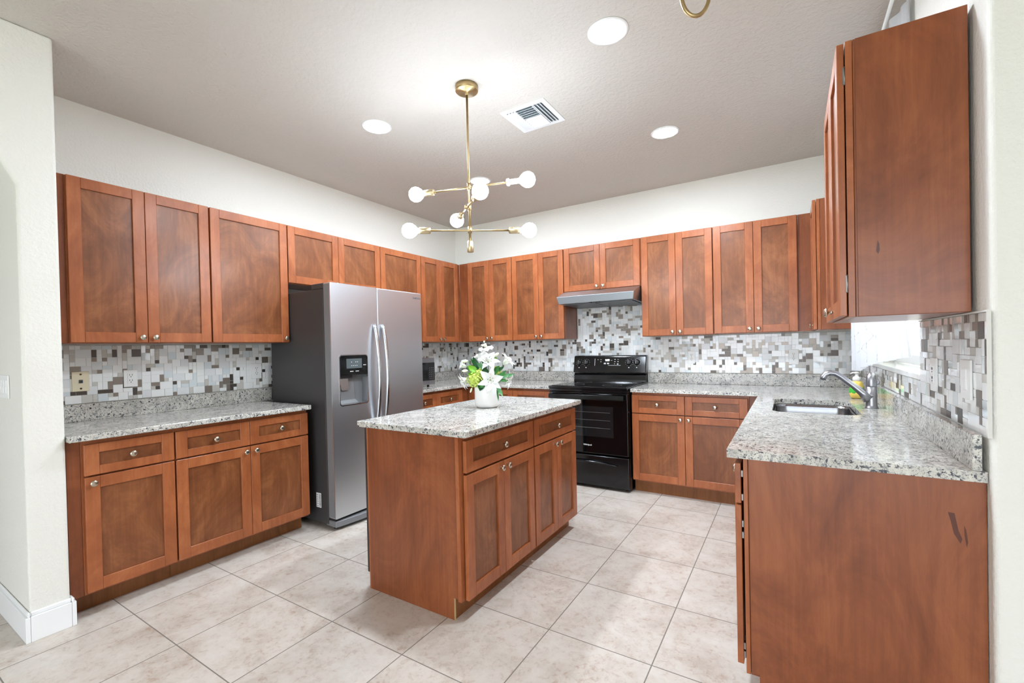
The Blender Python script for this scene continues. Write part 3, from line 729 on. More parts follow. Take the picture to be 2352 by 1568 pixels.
RW = lambda y, z: face_matrix((W-0.0078, y, z), (0, -1, 0), (0, 0, 1))
plate('cream phone plate with two studs on the left mosaic', LW(-3.597, 1.144), 0.078, 0.117, 'phone', 'cream_plastic')
plate('white rectangular outlet right of the cream phone plate', LW(-3.358, 1.146), 0.072, 0.108, 'decora')
plate('white duplex outlet on the left mosaic beside the fridge', LW(-2.560, 1.148), 0.080, 0.118, 'duplex')
plate('white duplex outlet on the back wall left of the range', BW(1.148, 1.148), 0.076, 0.130, 'duplex')
plate('white duplex outlet on the back wall just right of the range', BW(2.800, 1.157), 0.064, 0.118, 'duplex')
plate('white duplex outlet on the back wall near the curtain', BW(3.614, 1.156), 0.072, 0.128, 'duplex')
plate('white outlet plate on the right wall nearest the window', RW(-2.240, 1.152), 0.085, 0.125, 'decora')
plate('white switch plate near the wall corner on the right mosaic', RW(-2.605, 1.160), 0.095, 0.120, 1)
plate('white three-rocker switch inside the left arch passage', face_matrix((0.335, -3.956, 1.153), (1, 0, 0), (0, 0, 1)), 0.170, 0.112, 3)

# ------------------------------------------------------------------ refrigerator
t = thing('refrigerator', 'stainless side-by-side refrigerator with dark grey side and water dispenser', 'refrigerator', (0, 0, 0))
FY0, FY1, FS = -2.468, -1.534, -2.040
b = bm_new(); box(b, 0.060, FY0+0.004, 0.035, 0.735, FY1-0.004, 1.745, 0.006, seg=2); obj('cabinet_body', b, 'dark_appliance_grey', t, label='dark grey cabinet body')
b = bm_new(); box(b, 0.7355, FY0+0.012, 0.09, 0.748, FY1-0.012, 1.74); obj('door_gasket', b, 'black_plastic', t)
def fridge_door(y0, y1, hole=None):
    b = bm_new()
    prism(b, rrect(y0, 0.086, y1, 1.783, 0.008, 3), 0.749, 0.820, 'X', holes=[hole] if hole else [], bev=0.0 if hole else 0.007, seg=3)
    return obj('door', b, 'brushed_steel', t)
DH = rrect(-2.408, 0.888, -2.144, 1.262, 0.022, 4)
dl = fridge_door(FY0, FS-0.003, DH)
b = bm_new(); box(b, 0.7495, FY0-0.0010, 0.096, 0.810, FY0-0.0001, 1.774); obj('door_edge', b, 'mid_appliance_grey', dl)
dr = fridge_door(FS+0.003, FY1)
# dispenser, set into the freezer door
b = bm_new(); prism(b, rrect(-2.409, 0.887, -2.143, 1.263, 0.023, 4), 0.812, 0.8225, 'X', holes=[rrect(-2.402, 0.895, -2.150, 1.256, 0.018, 4)]); obj('dispenser_trim', b, 'polished_steel', dl)
b = bm_new(); box(b, 0.751, -2.407, 0.889, 0.753, -2.145, 1.261)
prism(b, [(0.754, 0.890), (0.8185, 0.890), (0.8185, 0.905), (0.780, 0.925), (0.756, 1.09), (0.754, 1.09)], -2.406, -2.240, 'Y'); obj('dispenser_recess', b, 'dispenser_grey', dl)
b = bm_new(); prism(b, [(0.754, 0.890), (0.8185, 0.890), (0.8185, 1.09), (0.760, 1.09)][:4], -2.152, -2.146, 'Y'); prism(b, [(-2.240, 0.890), (-2.151, 0.890), (-2.151, 1.09), (-2.268, 1.09)], 0.7535, 0.757, 'X'); obj('dispenser_side', b, 'mid_appliance_grey', dl)
b = bm_new(); prism(b, [(-2.404, 1.118), (-2.148, 1.108), (-2.148, 1.240), (-2.166, 1.258), (-2.386, 1.258), (-2.404, 1.240)], 0.790, 0.8235, 'X', bev=0.002); obj('control_panel', b, 'black_glass', dl)
b = bm_new(); box(b, 0.8236, -2.345, 1.160, 0.8246, -2.205, 1.232); obj('display', b, 'display_grey', dl)
b = bm_new()
for yy, zz, ww in [(-2.300, 1.207, .006), (-2.262, 1.207, .006), (-2.245, 1.207, .006), (-2.300, 1.180, .006), (-2.284, 1.180, .006), (-2.268, 1.180, .006), (-2.252, 1.180, .006), (-2.300, 1.138, .03), (-2.250, 1.138, .03), (-2.180, 1.182, .026)]:
    box(b, 0.8247, yy-ww/2, zz-0.0022, 0.8251, yy+ww/2, zz+0.0022)
obj('control_marks', b, 'white_print', dl)
b = bm_new(); box(b, 0.760, -2.390, 1.088, 0.806, -2.280, 1.117, 0.003); obj('dispenser_nozzle', b, 'black_plastic', dl)
b = bm_new(); prism(b, [(-2.378, 1.087), (-2.300, 1.087), (-2.290, 1.010), (-2.300, 0.996), (-2.352, 0.996), (-2.364, 1.010)], 0.772, 0.782, 'X', bev=0.002); obj('paddle', b, 'polished_steel', dl)
for door, yy in ((dl, -2.078), (dr, -1.995)):
    b = bm_new(); n = 22; pts = []
    for i in range(n+1):
        s = i/n; z = 1.492-s*0.790; x = 0.826+0.050*(1-(2*s-1)**2)**0.75
        pts.append((x, yy, z))
    tube(b, pts, 0.0135, 14, up=(0, 1, 0), flat=1.1)
    for z in (1.478, 0.716): box(b, 0.8205, yy-0.010, z-0.013, 0.832, yy+0.010, z+0.013, 0.003)
    obj('handle', b, 'polished_steel', door, label='long bowed steel handle')
lb = text_bm('SAMSUNG', 0.021, 0.0003, 0.0004); bmesh.ops.transform(lb, matrix=face_matrix((0.8206, -1.592, 1.736), (0, 1, 0), (0, 0, 1)), verts=list(lb.verts)); obj('brand_lettering', lb, 'grey_print', dr)
b = bm_new(); prism(b, [(FY0+0.004, 1.7455), (FY0+0.13, 1.7455), (FY0+0.13, 1.785), (FY0+0.004, 1.785)], 0.60, 0.745, 'X', bev=0.004); box(b, 0.60, FY1-0.13, 1.7455, 0.745, FY1-0.004, 1.785, 0.004); obj('hinge_cover', b, 'dark_appliance_grey', t)
b = bm_new(); prism(b, [(0.700, FY0+0.010), (0.815, FY0+0.006), (0.842, FY0+0.20), (0.848, FS), (0.842, FY1-0.20), (0.815, FY1-0.006), (0.700, FY1-0.010)], 0.022, 0.066, 'Z', bev=0.004); obj('base_grille', b, 'mid_appliance_grey', t)
b = bm_new(); box(b, 0.740, FY0+0.012, 0.067, 0.800, FY1-0.012, 0.085); obj('grille_gap', b, 'black_plastic', t)
for yy in (FY0+0.05, FY1-0.05):
    for xx in (0.13, 0.76):
        b = bm_new(); lathe(b, [(0.018, 0.0), (0.018, 0.010), (0.010, 0.012), (0.010, 0.034 if xx < 0.7 else 0.021)], 12, Matrix.Translation((xx, yy, 0))); obj('levelling_foot', b, 'black_plastic', t)
b = bm_new(); sx0, sx1, sz0, sz1 = 0.598, 0.655, 0.143, 0.250; ys = FY0+0.0036
box(b, sx0, ys-0.0006, sz0, sx1, ys, sz1); st = obj('barcode_sticker', b, 'white_plastic', t, label='white barcode sticker')
b = bm_new(); rr = random.Random(2); z = sz0+0.006
while z < sz1-0.008:
    hgt = rr.choice((0.0015, 0.0025, 0.0035)); box(b, sx1-0.020, ys-0.0010, z, sx1-0.006, ys-0.0006, z+hgt); z += hgt+rr.choice((0.0015, 0.0025))
for k in range(6): box(b, sx0+0.006, ys-0.0010, sz0+0.010+k*0.016, sx0+0.026, ys-0.0006, sz0+0.0125+k*0.016)
obj('barcode_print', b, 'dark_print', st)

# ------------------------------------------------------------------ microwave
t = thing('microwave', 'black and steel microwave half hidden behind the fridge', 'microwave', (0, 0, ZT))
MX0, MX1, MY0, MY1 = 0.10, 0.505, -1.490, -1.020
b = bm_new(); box(b, MX0, MY0, 0.024, MX1-0.03, MY1, 0.292, 0.006, seg=2); obj('housing', b, 'black_plastic', t)
b = bm_new(); box(b, MX1-0.0295, MY0, 0.024, MX1, MY1, 0.292, 0.004); obj('front_frame', b, 'dull_steel', t)
b = bm_new(); box(b, MX1+0.0002, MY0+0.01, 0.066, MX1+0.006, MY1-0.105, 0.246, 0.002); obj('door_glass', b, 'black_glass', t)
b = bm_new(); box(b, MX1+0.0002, MY1-0.103, 0.066, MX1+0.006, MY1-0.006, 0.246, 0.002); kp = obj('keypad', b, 'black_plastic', t)
b = bm_new()
for i in range(3):
    for j in range(6): box(b, MX1+0.0061, MY1-0.085+i*0.025, 0.085+j*0.021, MX1+0.0066, MY1-0.078+i*0.025, 0.088+j*0.021)
obj('key_marks', b, 'white_print', kp)
b = bm_new(); box(b, MX1+0.0002, MY1-0.095, 0.036, MX1+0.004, MY1-0.010, 0.056, 0.001); obj('open_button', b, 'dull_steel', t)
for yy in (MY0+0.04, MY1-0.05):
    for xx in (MX0+0.05, MX1-0.05):
        b = bm_new(); lathe(b, [(0.012, 0.0006), (0.014, 0.0235)], 12, Matrix.Translation((xx, yy, 0))); obj('foot', b, 'black_plastic', t)

# ------------------------------------------------------------------ electric range
t = thing('electric_range', 'glossy black freestanding electric range on the back wall', 'range', (0, 0, 0))
RX0, RX1, RY = 1.636, 2.399, -0.690
b = bm_new(); box(b, RX0+0.003, -0.640, 0.012, RX1-0.003, -0.030, 0.897, 0.003); obj('oven_body', b, 'black_enamel', t)
b = bm_new(); box(b, RX0, RY-0.010, 0.898, RX1, -0.115, 0.919, 0.006, seg=3); ct = obj('cooktop', b, 'black_enamel', t)
b = bm_new(); box(b, RX0+0.022, RY+0.020, 0.9192, RX1-0.022, -0.135, 0.9215, 0.001); obj('glass_surface', b, 'black_glass', ct)
for cx_, cy_, r in ((1.82, -0.52, 0.10), (2.20, -0.52, 0.085), (1.82, -0.26, 0.075), (2.20, -0.26, 0.10)):
    b = bm_new(); tube(b, [(cx_+r*math.cos(2*PI*i/48), cy_+r*math.sin(2*PI*i/48), 0.9216) for i in range(49)], 0.0016, 6, up=(0, 0, 1), flat=0.2); obj('burner_ring', b, 'grey_print', ct)
b = bm_new(); box(b, RX0+0.004, RY-0.006, 0.872, RX1-0.004, -0.641, 0.897, 0.003); obj('front_rail', b, 'black_enamel', t)
b = bm_new(); box(b, RX0+0.004, RY, 0.316, RX1-0.004, -0.642, 0.868, 0.008, seg=3); od = obj('oven_door', b, 'black_glass', t)
b = bm_new(); box(b, 1.772, RY-0.0012, 0.470, 2.262, RY-0.0002, 0.742); obj('oven_window', b, 'oven_window_glass', od)
b = bm_new()
for zz in (0.55, 0.62, 0.69): tube(b, [(1.80, RY-0.0016, zz), (2.235, RY-0.0016, zz)], 0.0012, 6)
obj('oven_rack', b, 'mid_appliance_grey', od)
b = bm_new(); prism(b, [(RY-0.052, 0.812), (RY-0.046, 0.806), (RY-0.034, 0.806), (RY-0.028, 0.842), (RY-0.034, 0.850), (RY-0.046, 0.848)], RX0+0.02, RX1-0.03, 'X', bev=0.002)
for xx in (RX0+0.05, RX1-0.06): box(b, xx-0.015, RY-0.030, 0.818, xx+0.015, RY+0.002, 0.842, 0.003)
obj('handle', b, 'black_enamel', od)
lb = text_bm('Whirlpool', 0.019, 0.0003, 0.0003); bmesh.ops.transform(lb, matrix=face_matrix((2.018, RY-0.0007, 0.392), (1, 0, 0), (0, 0, 1)), verts=list(lb.verts)); obj('brand_lettering', lb, 'white_print', od)
b = bm_new(); box(b, RX0+0.004, RY+0.002, 0.030, RX1-0.004, -0.642, 0.300, 0.008, seg=3); dw = obj('storage_drawer', b, 'black_enamel', t)
b = bm_new()
tube(b, [(1.70+0.6*i/20, RY-0.006-0.012*math.sin(PI*i/20), 0.245-0.022*(abs(i-10)/10)**2.5) for i in range(21)], [0.004+0.007*math.sin(PI*i/20) for i in range(21)], 10); obj('drawer_pull', b, 'black_enamel', dw)
# two-tier backguard
b = bm_new(); prism(b, [(-0.112, 0.919), (-0.030, 0.919), (-0.030, 1.002), (-0.085, 1.002), (-0.098, 0.985), (-0.105, 0.940)], RX0+0.004, RX1-0.004, 'X', bev=0.003, seg=2); obj('lower_backguard', b, 'black_enamel', t)
b = bm_new(); prism(b, [(-0.118, 1.010), (-0.028, 1.004), (-0.028, 1.185), (-0.062, 1.185), (-0.080, 1.176)], RX0-0.006+0.008, RX1-0.002, 'X', bev=0.006, seg=3); bg = obj('control_panel', b, 'black_enamel', t)
nv = Vector((0, -0.9749, 0.2228)); up = Vector((0, 0.2228, 0.9749))
def panel_pt(x, z, off=0.0):
    y = -0.118+(z-1.010)*(0.038/0.166); return Vector((x, y, z))+nv*off
for kx, kz in ((1.700, 1.112), (1.778, 1.113), (2.230, 1.114), (2.308, 1.115)):
    Mx = face_matrix(panel_pt(kx, kz, 0.0005), (1, 0, 0), up)
    b = bm_new(); lathe(b, [(0.030, 0.0), (0.030, 0.004), (0.026, 0.010), (0.022, 0.018), (0.018, 0.020)], 28, Mx)
    q = bm_new(); box(q, -0.006, -0.022, 0.018, 0.006, 0.022, 0.032, 0.003); bmesh.ops.transform(q, matrix=Mx, verts=list(q.verts)); join(b, q)
    kn = obj('control_knob', b, 'black_plastic', bg)
    b = bm_new()
    for k in range(11):
        a = math.radians(-60+k*30)
        q = bm_new(); r_ = 0.036; box(q, r_*math.cos(a)-0.0016, r_*math.sin(a)-0.0016, 0.0003, r_*math.cos(a)+0.0016, r_*math.sin(a)+0.0016, 0.0007); bmesh.ops.transform(q, matrix=Mx, verts=list(q.verts)); join(b, q)
    q = bm_new(); box(q, -0.006, -0.056, 0.0003, 0.006, -0.049, 0.0007); box(q, -0.0012, -0.018, 0.0321, 0.0012, 0.018, 0.0326); bmesh.ops.transform(q, matrix=Mx, verts=list(q.verts)); join(b, q)
    obj('dial_marks', b, 'white_print', kn)
b = bm_new(); Mx = face_matrix(panel_pt(2.005, 1.136, 0.0004), (1, 0, 0), up)
q = text_bm('9:00', 0.026, 0.0002, 0.0008); bmesh.ops.transform(q, matrix=Mx, verts=list(q.verts)); join(b, q); obj('clock_display', b, 'clock_digits', bg)
b = bm_new(); Mx = face_matrix(panel_pt(2.0, 1.115, 0.0003), (1, 0, 0), up); q = bm_new()
for x, y, w_, h_ in [(-.128, .002, .003, .074), (-.095, .028, .010, .004), (-.063, .028, .010, .004), (-.063, .006, .010, .006), (-.02, -.012, .022, .014), (.014, -.012, .022, .014), (.05, .020, .018, .003), (.085, .030, .013, .006), (.117, .030, .010, .005), (.085, .007, .012, .006), (.117, .007, .010, .008), (.083, -.016, .011, .004), (.115, -.018, .014, .012), (.08, -.032, .13, .003)]:
    box(q, x-w_/2, y-h_/2, 0, x+w_/2, y+h_/2, 0.0004)
bmesh.ops.transform(q, matrix=Mx, verts=list(q.verts)); join(b, q); obj('panel_marks', b, 'white_print', bg)
for xx in (RX0+0.05, RX1-0.05):
    for yy in (-0.60, -0.08):
        b = bm_new(); lathe(b, [(0.016, 0.0), (0.016, 0.011)], 10, Matrix.Translation((xx, yy, 0))); obj('levelling_foot', b, 'black_plastic', t)

# ------------------------------------------------------------------ range hood
t = thing('range_hood', 'stainless steel under-cabinet range hood above the black range', 'range hood', (0, 0, 0))
HX0, HX1 = 1.657, 2.426
b = bm_new(); v = []
def hp(ins, y, z): return (HX0+ins, y, z), (HX1-ins, y, z)
prof = [(0.0, -0.012, 1.831), (0.0, -0.352, 1.831), (0.004, -0.535, 1.766), (0.018, -0.520, 1.698), (0.018, -0.012, 1.684)]
la = [b.verts.new(hp(*p)[0]) for p in prof]; ra = [b.verts.new(hp(*p)[1]) for p in prof]
for i in range(5): b.faces.new([la[i], la[(i+1) % 5], ra[(i+1) % 5], ra[i]])
b.faces.new(la); b.faces.new(list(reversed(ra))); bmesh.ops.recalc_face_normals(b, faces=list(b.faces))
bmesh.ops.bevel(b, geom=list(b.edges), offset=0.003, segments=2, affect='EDGES', profile=0.5)
obj('hood_shell', b, 'brushed_steel_hood', t)
for x0, x1 in ((1.70, 2.035), (2.045, 2.385)):
    b = bm_new(); prism(b, [(-0.47, 1.6945), (-0.08, 1.6838), (-0.08, 1.680), (-0.47, 1.6895)], x0, x1, 'X'); obj('filter', b, 'filter_metal', t, label='dark mesh filter')
b = bm_new()
for k in range(4): box(b, 1.99+k*0.028, -0.512, 1.6915, 2.008+k*0.028, -0.495, 1.6972, 0.001)
obj('button', b, 'black_plastic', t)

# ------------------------------------------------------------------ chandelier
cxh, cyh = 2.024, -2.406
t = thing('chandelier', 'brass branching chandelier with glowing globe bulbs over the island', 'chandelier', (cxh, cyh, 0))
b = bm_new(); lathe(b, [(0.066, H-0.001), (0.066, H-0.030), (0.062, H-0.034), (0.010, H-0.036), (0.010, H-0.050), (0.006, H-0.052)], 36); obj('canopy', b, 'brass', t)
b = bm_new(); tube(b, [(0, 0, H-0.04), (0, 0, 1.905)], 0.0065, 14); obj('stem', b, 'brass', t)
def socket(p, d, bulb=True, cover=True):
    d = Vector(d).normalized(); M_ = to_dir(p, d); b = bm_new()
    if cover: lathe(b, [(0.012, 0.0), (0.0185, 0.004), (0.0185, 0.064), (0.016, 0.066)], 24, M_)
    else: lathe(b, [(0.020, 0.0), (0.021, 0.012), (0.013, 0.014), (0.0145, 0.020), (0.0145, 0.064)], 24, M_)
    s = obj('socket', b, 'brass_pale' if cover else 'white_ceramic', t, label=None if cover else 'bare white socket without brass sleeve')
    if bulb:
        b = bm_new(); lathe(b, [(0.013, 0.0665), (0.014, 0.074), (0.028, 0.086), (0.040, 0.104), (0.0435, 0.120), (0.041, 0.138), (0.030, 0.154), (0.014, 0.162), (0.0, 0.163)], 28, M_)
        obj('bulb', b, 'bulb_glow', s, label='glowing white globe bulb')
def arm(z, Lh, th, off=0.012, bare=False):
    a = math.radians(th); d = Vector((math.cos(a), math.sin(a), 0)); nrm = Vector((-d.y, d.x, 0))*off
    c = Vector((0, 0, z))+nrm
    b = bm_new(); e = Lh-0.118
    tube(b, [c-d*e, c+d*e], 0.0052, 12); obj('arm', b, 'brass', t)
    b = bm_new(); lathe(b, [(0.011, -0.016), (0.012, -0.014), (0.012, 0.014), (0.011, 0.016)], 20, to_dir(c, nrm)); lathe(b, [(0.0115, -0.018), (0.0115, 0.018)], 20, Matrix.Translation((0, 0, z)))
    obj('knuckle', b, 'brass', t)
    socket(c-d*e, -d); socket(c+d*e, d, cover=not bare)
arm(2.225, 0.345, 15, bare=True); arm(2.105, 0.275, 141); arm(1.975, 0.345, 36)
socket((0, 0, 1.912), (0, 0, -1), bulb=False)

# ------------------------------------------------------------------ recessed ceiling lights
LN = {(2.864, -2.385): 'largest round recessed light nearest the viewer, right of the chandelier stem', (1.232, -2.370): 'round recessed light left of the chandelier stem',
      (2.850, -1.155): 'round recessed light right of the ceiling vent', (1.225, -1.163): 'round recessed light behind the upper chandelier bulbs'}
for (x, y), lab in LN.items():
    t = thing('recessed_light', lab, 'ceiling light', (x, y, H), 0, 'recessed ceiling lights')
    b = bm_new(); lathe(b, [(0.098, -0.0005), (0.098, -0.003), (0.090, -0.006), (0.080, -0.006), (0.079, -0.0005)], 48); obj('trim_ring', b, 'white_trim_paint', t)
    b = bm_new(); lathe(b, [(0.0785, -0.001), (0.0785, -0.0045), (0.0, -0.005)], 40); obj('lens', b, 'lamp_lens', t, label='glowing white lens')

# ------------------------------------------------------------------ ceiling vent
t = thing('ceiling_vent', 'white square air vent register in the ceiling beside the chandelier', 'vent', (2.178, -1.890, H))
w2 = 0.159
b = bm_new(); prism(b, rrect(-w2, -w2, w2, w2, 0.004, 2), -0.006, -0.0005, 'Z', holes=[rrect(-0.128, -0.128, 0.128, 0.128, 0.003, 2)]); obj('frame', b, 'vent_white', t)
b = bm_new(); box(b, -0.128, -0.128, -0.0012, 0.128, 0.128, -0.0004); obj('duct_opening', b, 'duct_dark', t)
def slat(x, y, ln, along, tilt):
    b = bm_new(); box(b, -ln/2, -0.009, -0.0006, ln/2, 0.009, 0.0006)
    M_ = Matrix.Translation((x, y, -0.0085)) @ (Matrix.Rotation(R90, 4, 'Z') if along == 'Y' else Matrix.Identity(4)) @ Matrix.Rotation(tilt, 4, 'X')
    bmesh.ops.transform(b, matrix=M_, verts=list(b.verts)); obj('louver', b, 'vent_white', t)
for k in range(3):
    slat(-0.115+k*0.022, 0, 0.252, 'Y', -0.62); slat(0.115-k*0.022, 0, 0.252, 'Y', 0.62)
for k in range(10): slat(0, -0.112+k*0.025, 0.120, 'X', 0.62 if k < 5 else -0.62)
b = bm_new(); box(b, -0.062, -0.127, -0.012, -0.060, 0.127, -0.002); box(b, 0.060, -0.127, -0.012, 0.062, 0.127, -0.002); obj('divider', b, 'vent_white', t)

# ------------------------------------------------------------------ brass ring pendant at the top edge of the view
t = thing('ring_pendant', 'brass hanging ring cropped by the top edge of the photo', 'pendant', (3.328, -2.82, 0))
b = bm_new(); n = 48; zc, rx, rz = 2.500, 0.046, 0.075
d = Vector((0.90, 0.43, 0)).normalized()
tube(b, [Vector((0, 0, zc))+d*(rx*math.cos(2*PI*i/n))+Vector((0, 0, rz*math.sin(2*PI*i/n))) for i in range(n+1)], 0.0068, 12); obj('ring', b, 'brass', t)
b = bm_new(); tube(b, [(0, 0, zc+rz), (0, 0, H-0.02)], 0.004, 10); obj('hanging_rod', b, 'brass', t)
b = bm_new(); lathe(b, [(0.05, H-0.001), (0.05, H-0.02), (0.006, H-0.024)], 28); obj('canopy', b, 'brass', t)

# ------------------------------------------------------------------ curtain
t = thing('sheer_curtain', 'white sheer embroidered curtain hanging at the kitchen window', 'curtain', (0, 0, 0))
def cpos(s, v):
    """s 0..1 far to near, v 0..1 bottom to top"""
    hem = 1.104-0.012*math.sin(min(s/0.30, 1)*PI)*1.0+0.105*max(0, (s-0.30)/0.70)**0.8
    z = hem+v*(2.745-hem)
    g = math.exp(-((z-1.55)/0.28)**2)                     # gathered a little behind the cabinet
    y = -0.748-(1.222-0.20*g)*s
    x = 3.945+0.085*s+0.012*math.sin(s*41)+0.009*math.sin(s*83+1.7)-0.015*math.sin(s*PI)*(1-v)-0.018*(1-abs(2*s-1))
    if v > 0.9: x -= 0.0
    return Vector((x, y, z))
b = bm_new(); ns, nv_ = 150, 36
g = [[b.verts.new(cpos(i/ns, j/nv_)) for i in range(ns+1)] for j in range(nv_+1)]
for j in range(nv_):
    for i in range(ns):
        f = b.faces.new([g[j][i], g[j][i+1], g[j+1][i+1], g[j+1][i]]); f.smooth = True
obj('fabric', b, 'sheer_fabric', t)
rr = random.Random(11)
for s0, v0, dirn in ((0.10, 0.10, 1), (0.16, 0.145, -1), (0.28, 0.12, 1), (0.36, 0.16, -1), (0.45, 0.07, 1), (0.58, 0.10, -1), (0.70, 0.05, 1), (0.24, 0.04, -1)):
    b = bm_new(); pts = [cpos(s0+dirn*0.02*math.sin(q*1.1), v0-0.055+q*0.012)+Vector((-0.002, 0, 0)) for q in range(9)]
    tube(b, pts, 0.0007, 5)
    for q in range(1, 8):
        p = pts[q]; side = 1 if q % 2 else -1
        sphere(b, p+Vector((0, side*0.007, 0.005)), 0.0021, 0, 2.4, 6)
    obj('embroidery', b, 'embroidery_grey', t, label='pale grey embroidered vine sprig')
b = bm_new(); tube(b, [(3.985, -0.735, 2.752), (3.985, -1.99, 2.752)], 0.008, 10); tube(b, [(3.985, -0.76, 2.752), (W-0.001, -0.76, 2.752)], 0.006, 8); tube(b, [(3.985, -1.96, 2.752), (W-0.001, -1.96, 2.752)], 0.006, 8); obj('curtain_rod', b, 'white_plastic', t)

# ------------------------------------------------------------------ flower arrangement
VX, VY = 1.925, -2.130
t = thing('flower_arrangement', 'white vase of white lilies and green hydrangea on the island', 'flowers', (VX, VY, ZT))
b = bm_new(); lathe(b, [(0.060, 0.0008), (0.070, 0.004), (0.077, 0.014), (0.079, 0.030), (0.080, 0.130), (0.0795, 0.140), (0.076, 0.141), (0.075, 0.132), (0.074, 0.100), (0.0, 0.098)], 44); obj('vase', b, 'white_ceramic', t)
RT = Vector((0.848, 0.530, 0)); TW = Vector((0.530, -0.848, 0)); UP = Vector((0, 0, 1))
def FP(dx, dz, dt): return RT*dx+TW*dt+UP*dz
def petal_bm(b, M_, ln, wd, curl, cup=0.25, n=9, m=4):
    vs = []
    for i in range(n+1):
        s = i/n; w = wd*math.sin(PI*min(1, 0.10+0.90*s)**0.85)**0.9 if s < 1 else 0.0
        w = max(w, 0.0006); x = ln*s
        zc = curl*ln*(s**1.2*0.55-s**3*0.95)
        x = ln*(s-0.12*s**3)
        row = []
        for j in range(-m, m+1):
            q = j/m; row.append(b.verts.new(M_ @ Vector((x, w*q, zc+cup*w*q*q-0.10*w*(1-abs(q))))))
        vs.append(row)
    for a, c in zip(vs, vs[1:]):
        for j in range(2*m):
            f = b.faces.new([a[j], a[j+1], c[j+1], c[j]]); f.smooth = True
def lily(p, d, r, roll=0.0, spread=0.55, seed=0):
    p = Vector(p); M0 = to_dir(p, d) @ Matrix.Rotation(roll, 4, 'Z'); rr = random.Random(seed)
    b = bm_new()
    for k in range(6):
        a = k*PI/3+rr.uniform(-0.08, 0.08)
        M_ = M0 @ Matrix.Rotation(a, 4, 'Z') @ Matrix.Rotation(-spread-rr.uniform(-0.08, 0.10), 4, 'Y') @ Matrix.Translation((0.004, 0, 0.0 if k % 2 else 0.002))
        petal_bm(b, M_, r*1.16, r*(0.25 if k % 2 else 0.31), 0.55)
    fl = obj('lily', b, 'petal_white', t)
    b = bm_new()
    for k in range(6):
        a = k*PI/3+0.4; tip = M0 @ Vector((0.018*math.cos(a), 0.018*math.sin(a), r*0.55)); base = M0 @ Vector((0.002*math.cos(a), 0.002*math.sin(a), 0.0))
        tube(b, [base, (base+tip)/2, tip], 0.0011, 5)
    obj('filament', b, 'petal_cream', fl)
    b = bm_new()
    for k in range(6):
        a = k*PI/3+0.4; sphere(b, M0 @ Vector((0.018*math.cos(a), 0.018*math.sin(a), r*0.55)), 0.0026, 0, 1.0, 6)
    obj('anther', b, 'stamen_brown', fl)
def leaf(p, d, ln, wd, mat, nrm=None, curl=-0.35):
    d = Vector(d).normalized(); nrm = Vector(nrm if nrm else TW*0.7+UP*0.6); y = nrm.cross(d).normalized(); n_ = d.cross(y)
    M_ = Matrix((d, y, n_)).transposed().to_4x4(); M_.translation = Vector(p); b = bm_new()
    petal_bm(b, M_, ln, wd, curl, cup=0.35); obj('leaf', b, mat, t)
def bud(p, d, ln, r, mat='petal_cream'):
    b = bm_new(); lathe(b, [(r*0.35, 0), (r*0.8, ln*0.18), (r, ln*0.45), (r*0.85, ln*0.75), (r*0.4, ln*0.95), (0.0, ln)], 12, to_dir(p, d)); obj('bud', b, mat, t)
def stem(p, q):
    p, q = Vector(p), Vector(q); m_ = (p+q)/2+UP*0.01; b = bm_new(); tube(b, [p, m_, q], 0.0022, 6); obj('stem', b, 'leaf_green', t)
ORG = FP(0, 0.11, 0)
lily(FP(0.026, 0.178, 0.080), TW*1.0+UP*0.05+RT*0.10, 0.080, 0.3, 0.40, 1)
lily(FP(0.016, 0.285, 0.030), TW*0.8+UP*0.55+RT*0.1, 0.072, 0.9, 0.55, 2)
lily(FP(-0.118, 0.185, 0.010), -RT*0.9+TW*0.35-UP*0.45, 0.070, 0.2, 0.80, 4)
lily(FP(-0.128, 0.262, 0.0), -RT*0.9+TW*0.2+UP*0.35, 0.050, 0.5, 1.0, 5)
lily(FP(0.108, 0.270, 0.0), RT*0.75+UP*0.65+TW*0.25, 0.074, 0.1, 0.85, 6)
lily(FP(0.110, 0.180, 0.015), RT*0.9-UP*0.25+TW*0.45, 0.068, 0.7, 0.75, 7)
lily(FP(-0.040, 0.300, -0.020), -RT*0.3+UP*0.8+TW*0.2, 0.055, 0.7, 0.85, 8)
# delphinium-like small white blossoms on top
b = bm_new(); rr = random.Random(5)
for k in range(16):
    p = FP(-0.010+rr.uniform(-0.035, 0.045), 0.355+rr.uniform(-0.045, 0.035), 0.02+rr.uniform(-0.02, 0.03))
    M0 = to_dir(p, TW+UP*rr.uniform(-0.2, 0.8)+RT*rr.uniform(-0.7, 0.7))
    for q in range(5): petal_bm(b, M0 @ Matrix.Rotation(q*2*PI/5, 4, 'Z') @ Matrix.Rotation(-0.25, 4, 'Y'), 0.020, 0.009, 0.1, n=4, m=2)
obj('blossom_spike', b, 'petal_white', t)
b = bm_new(); rr = random.Random(9)
for k in range(12): sphere(b, FP(-0.010+rr.uniform(-0.018, 0.018), 0.405+rr.uniform(-0.016, 0.018), 0.01+rr.uniform(-0.01, 0.01)), 0.0055, 0, 1.2, 8)
obj('blossom_buds', b, 'petal_cream', t, label='pale green unopened buds')
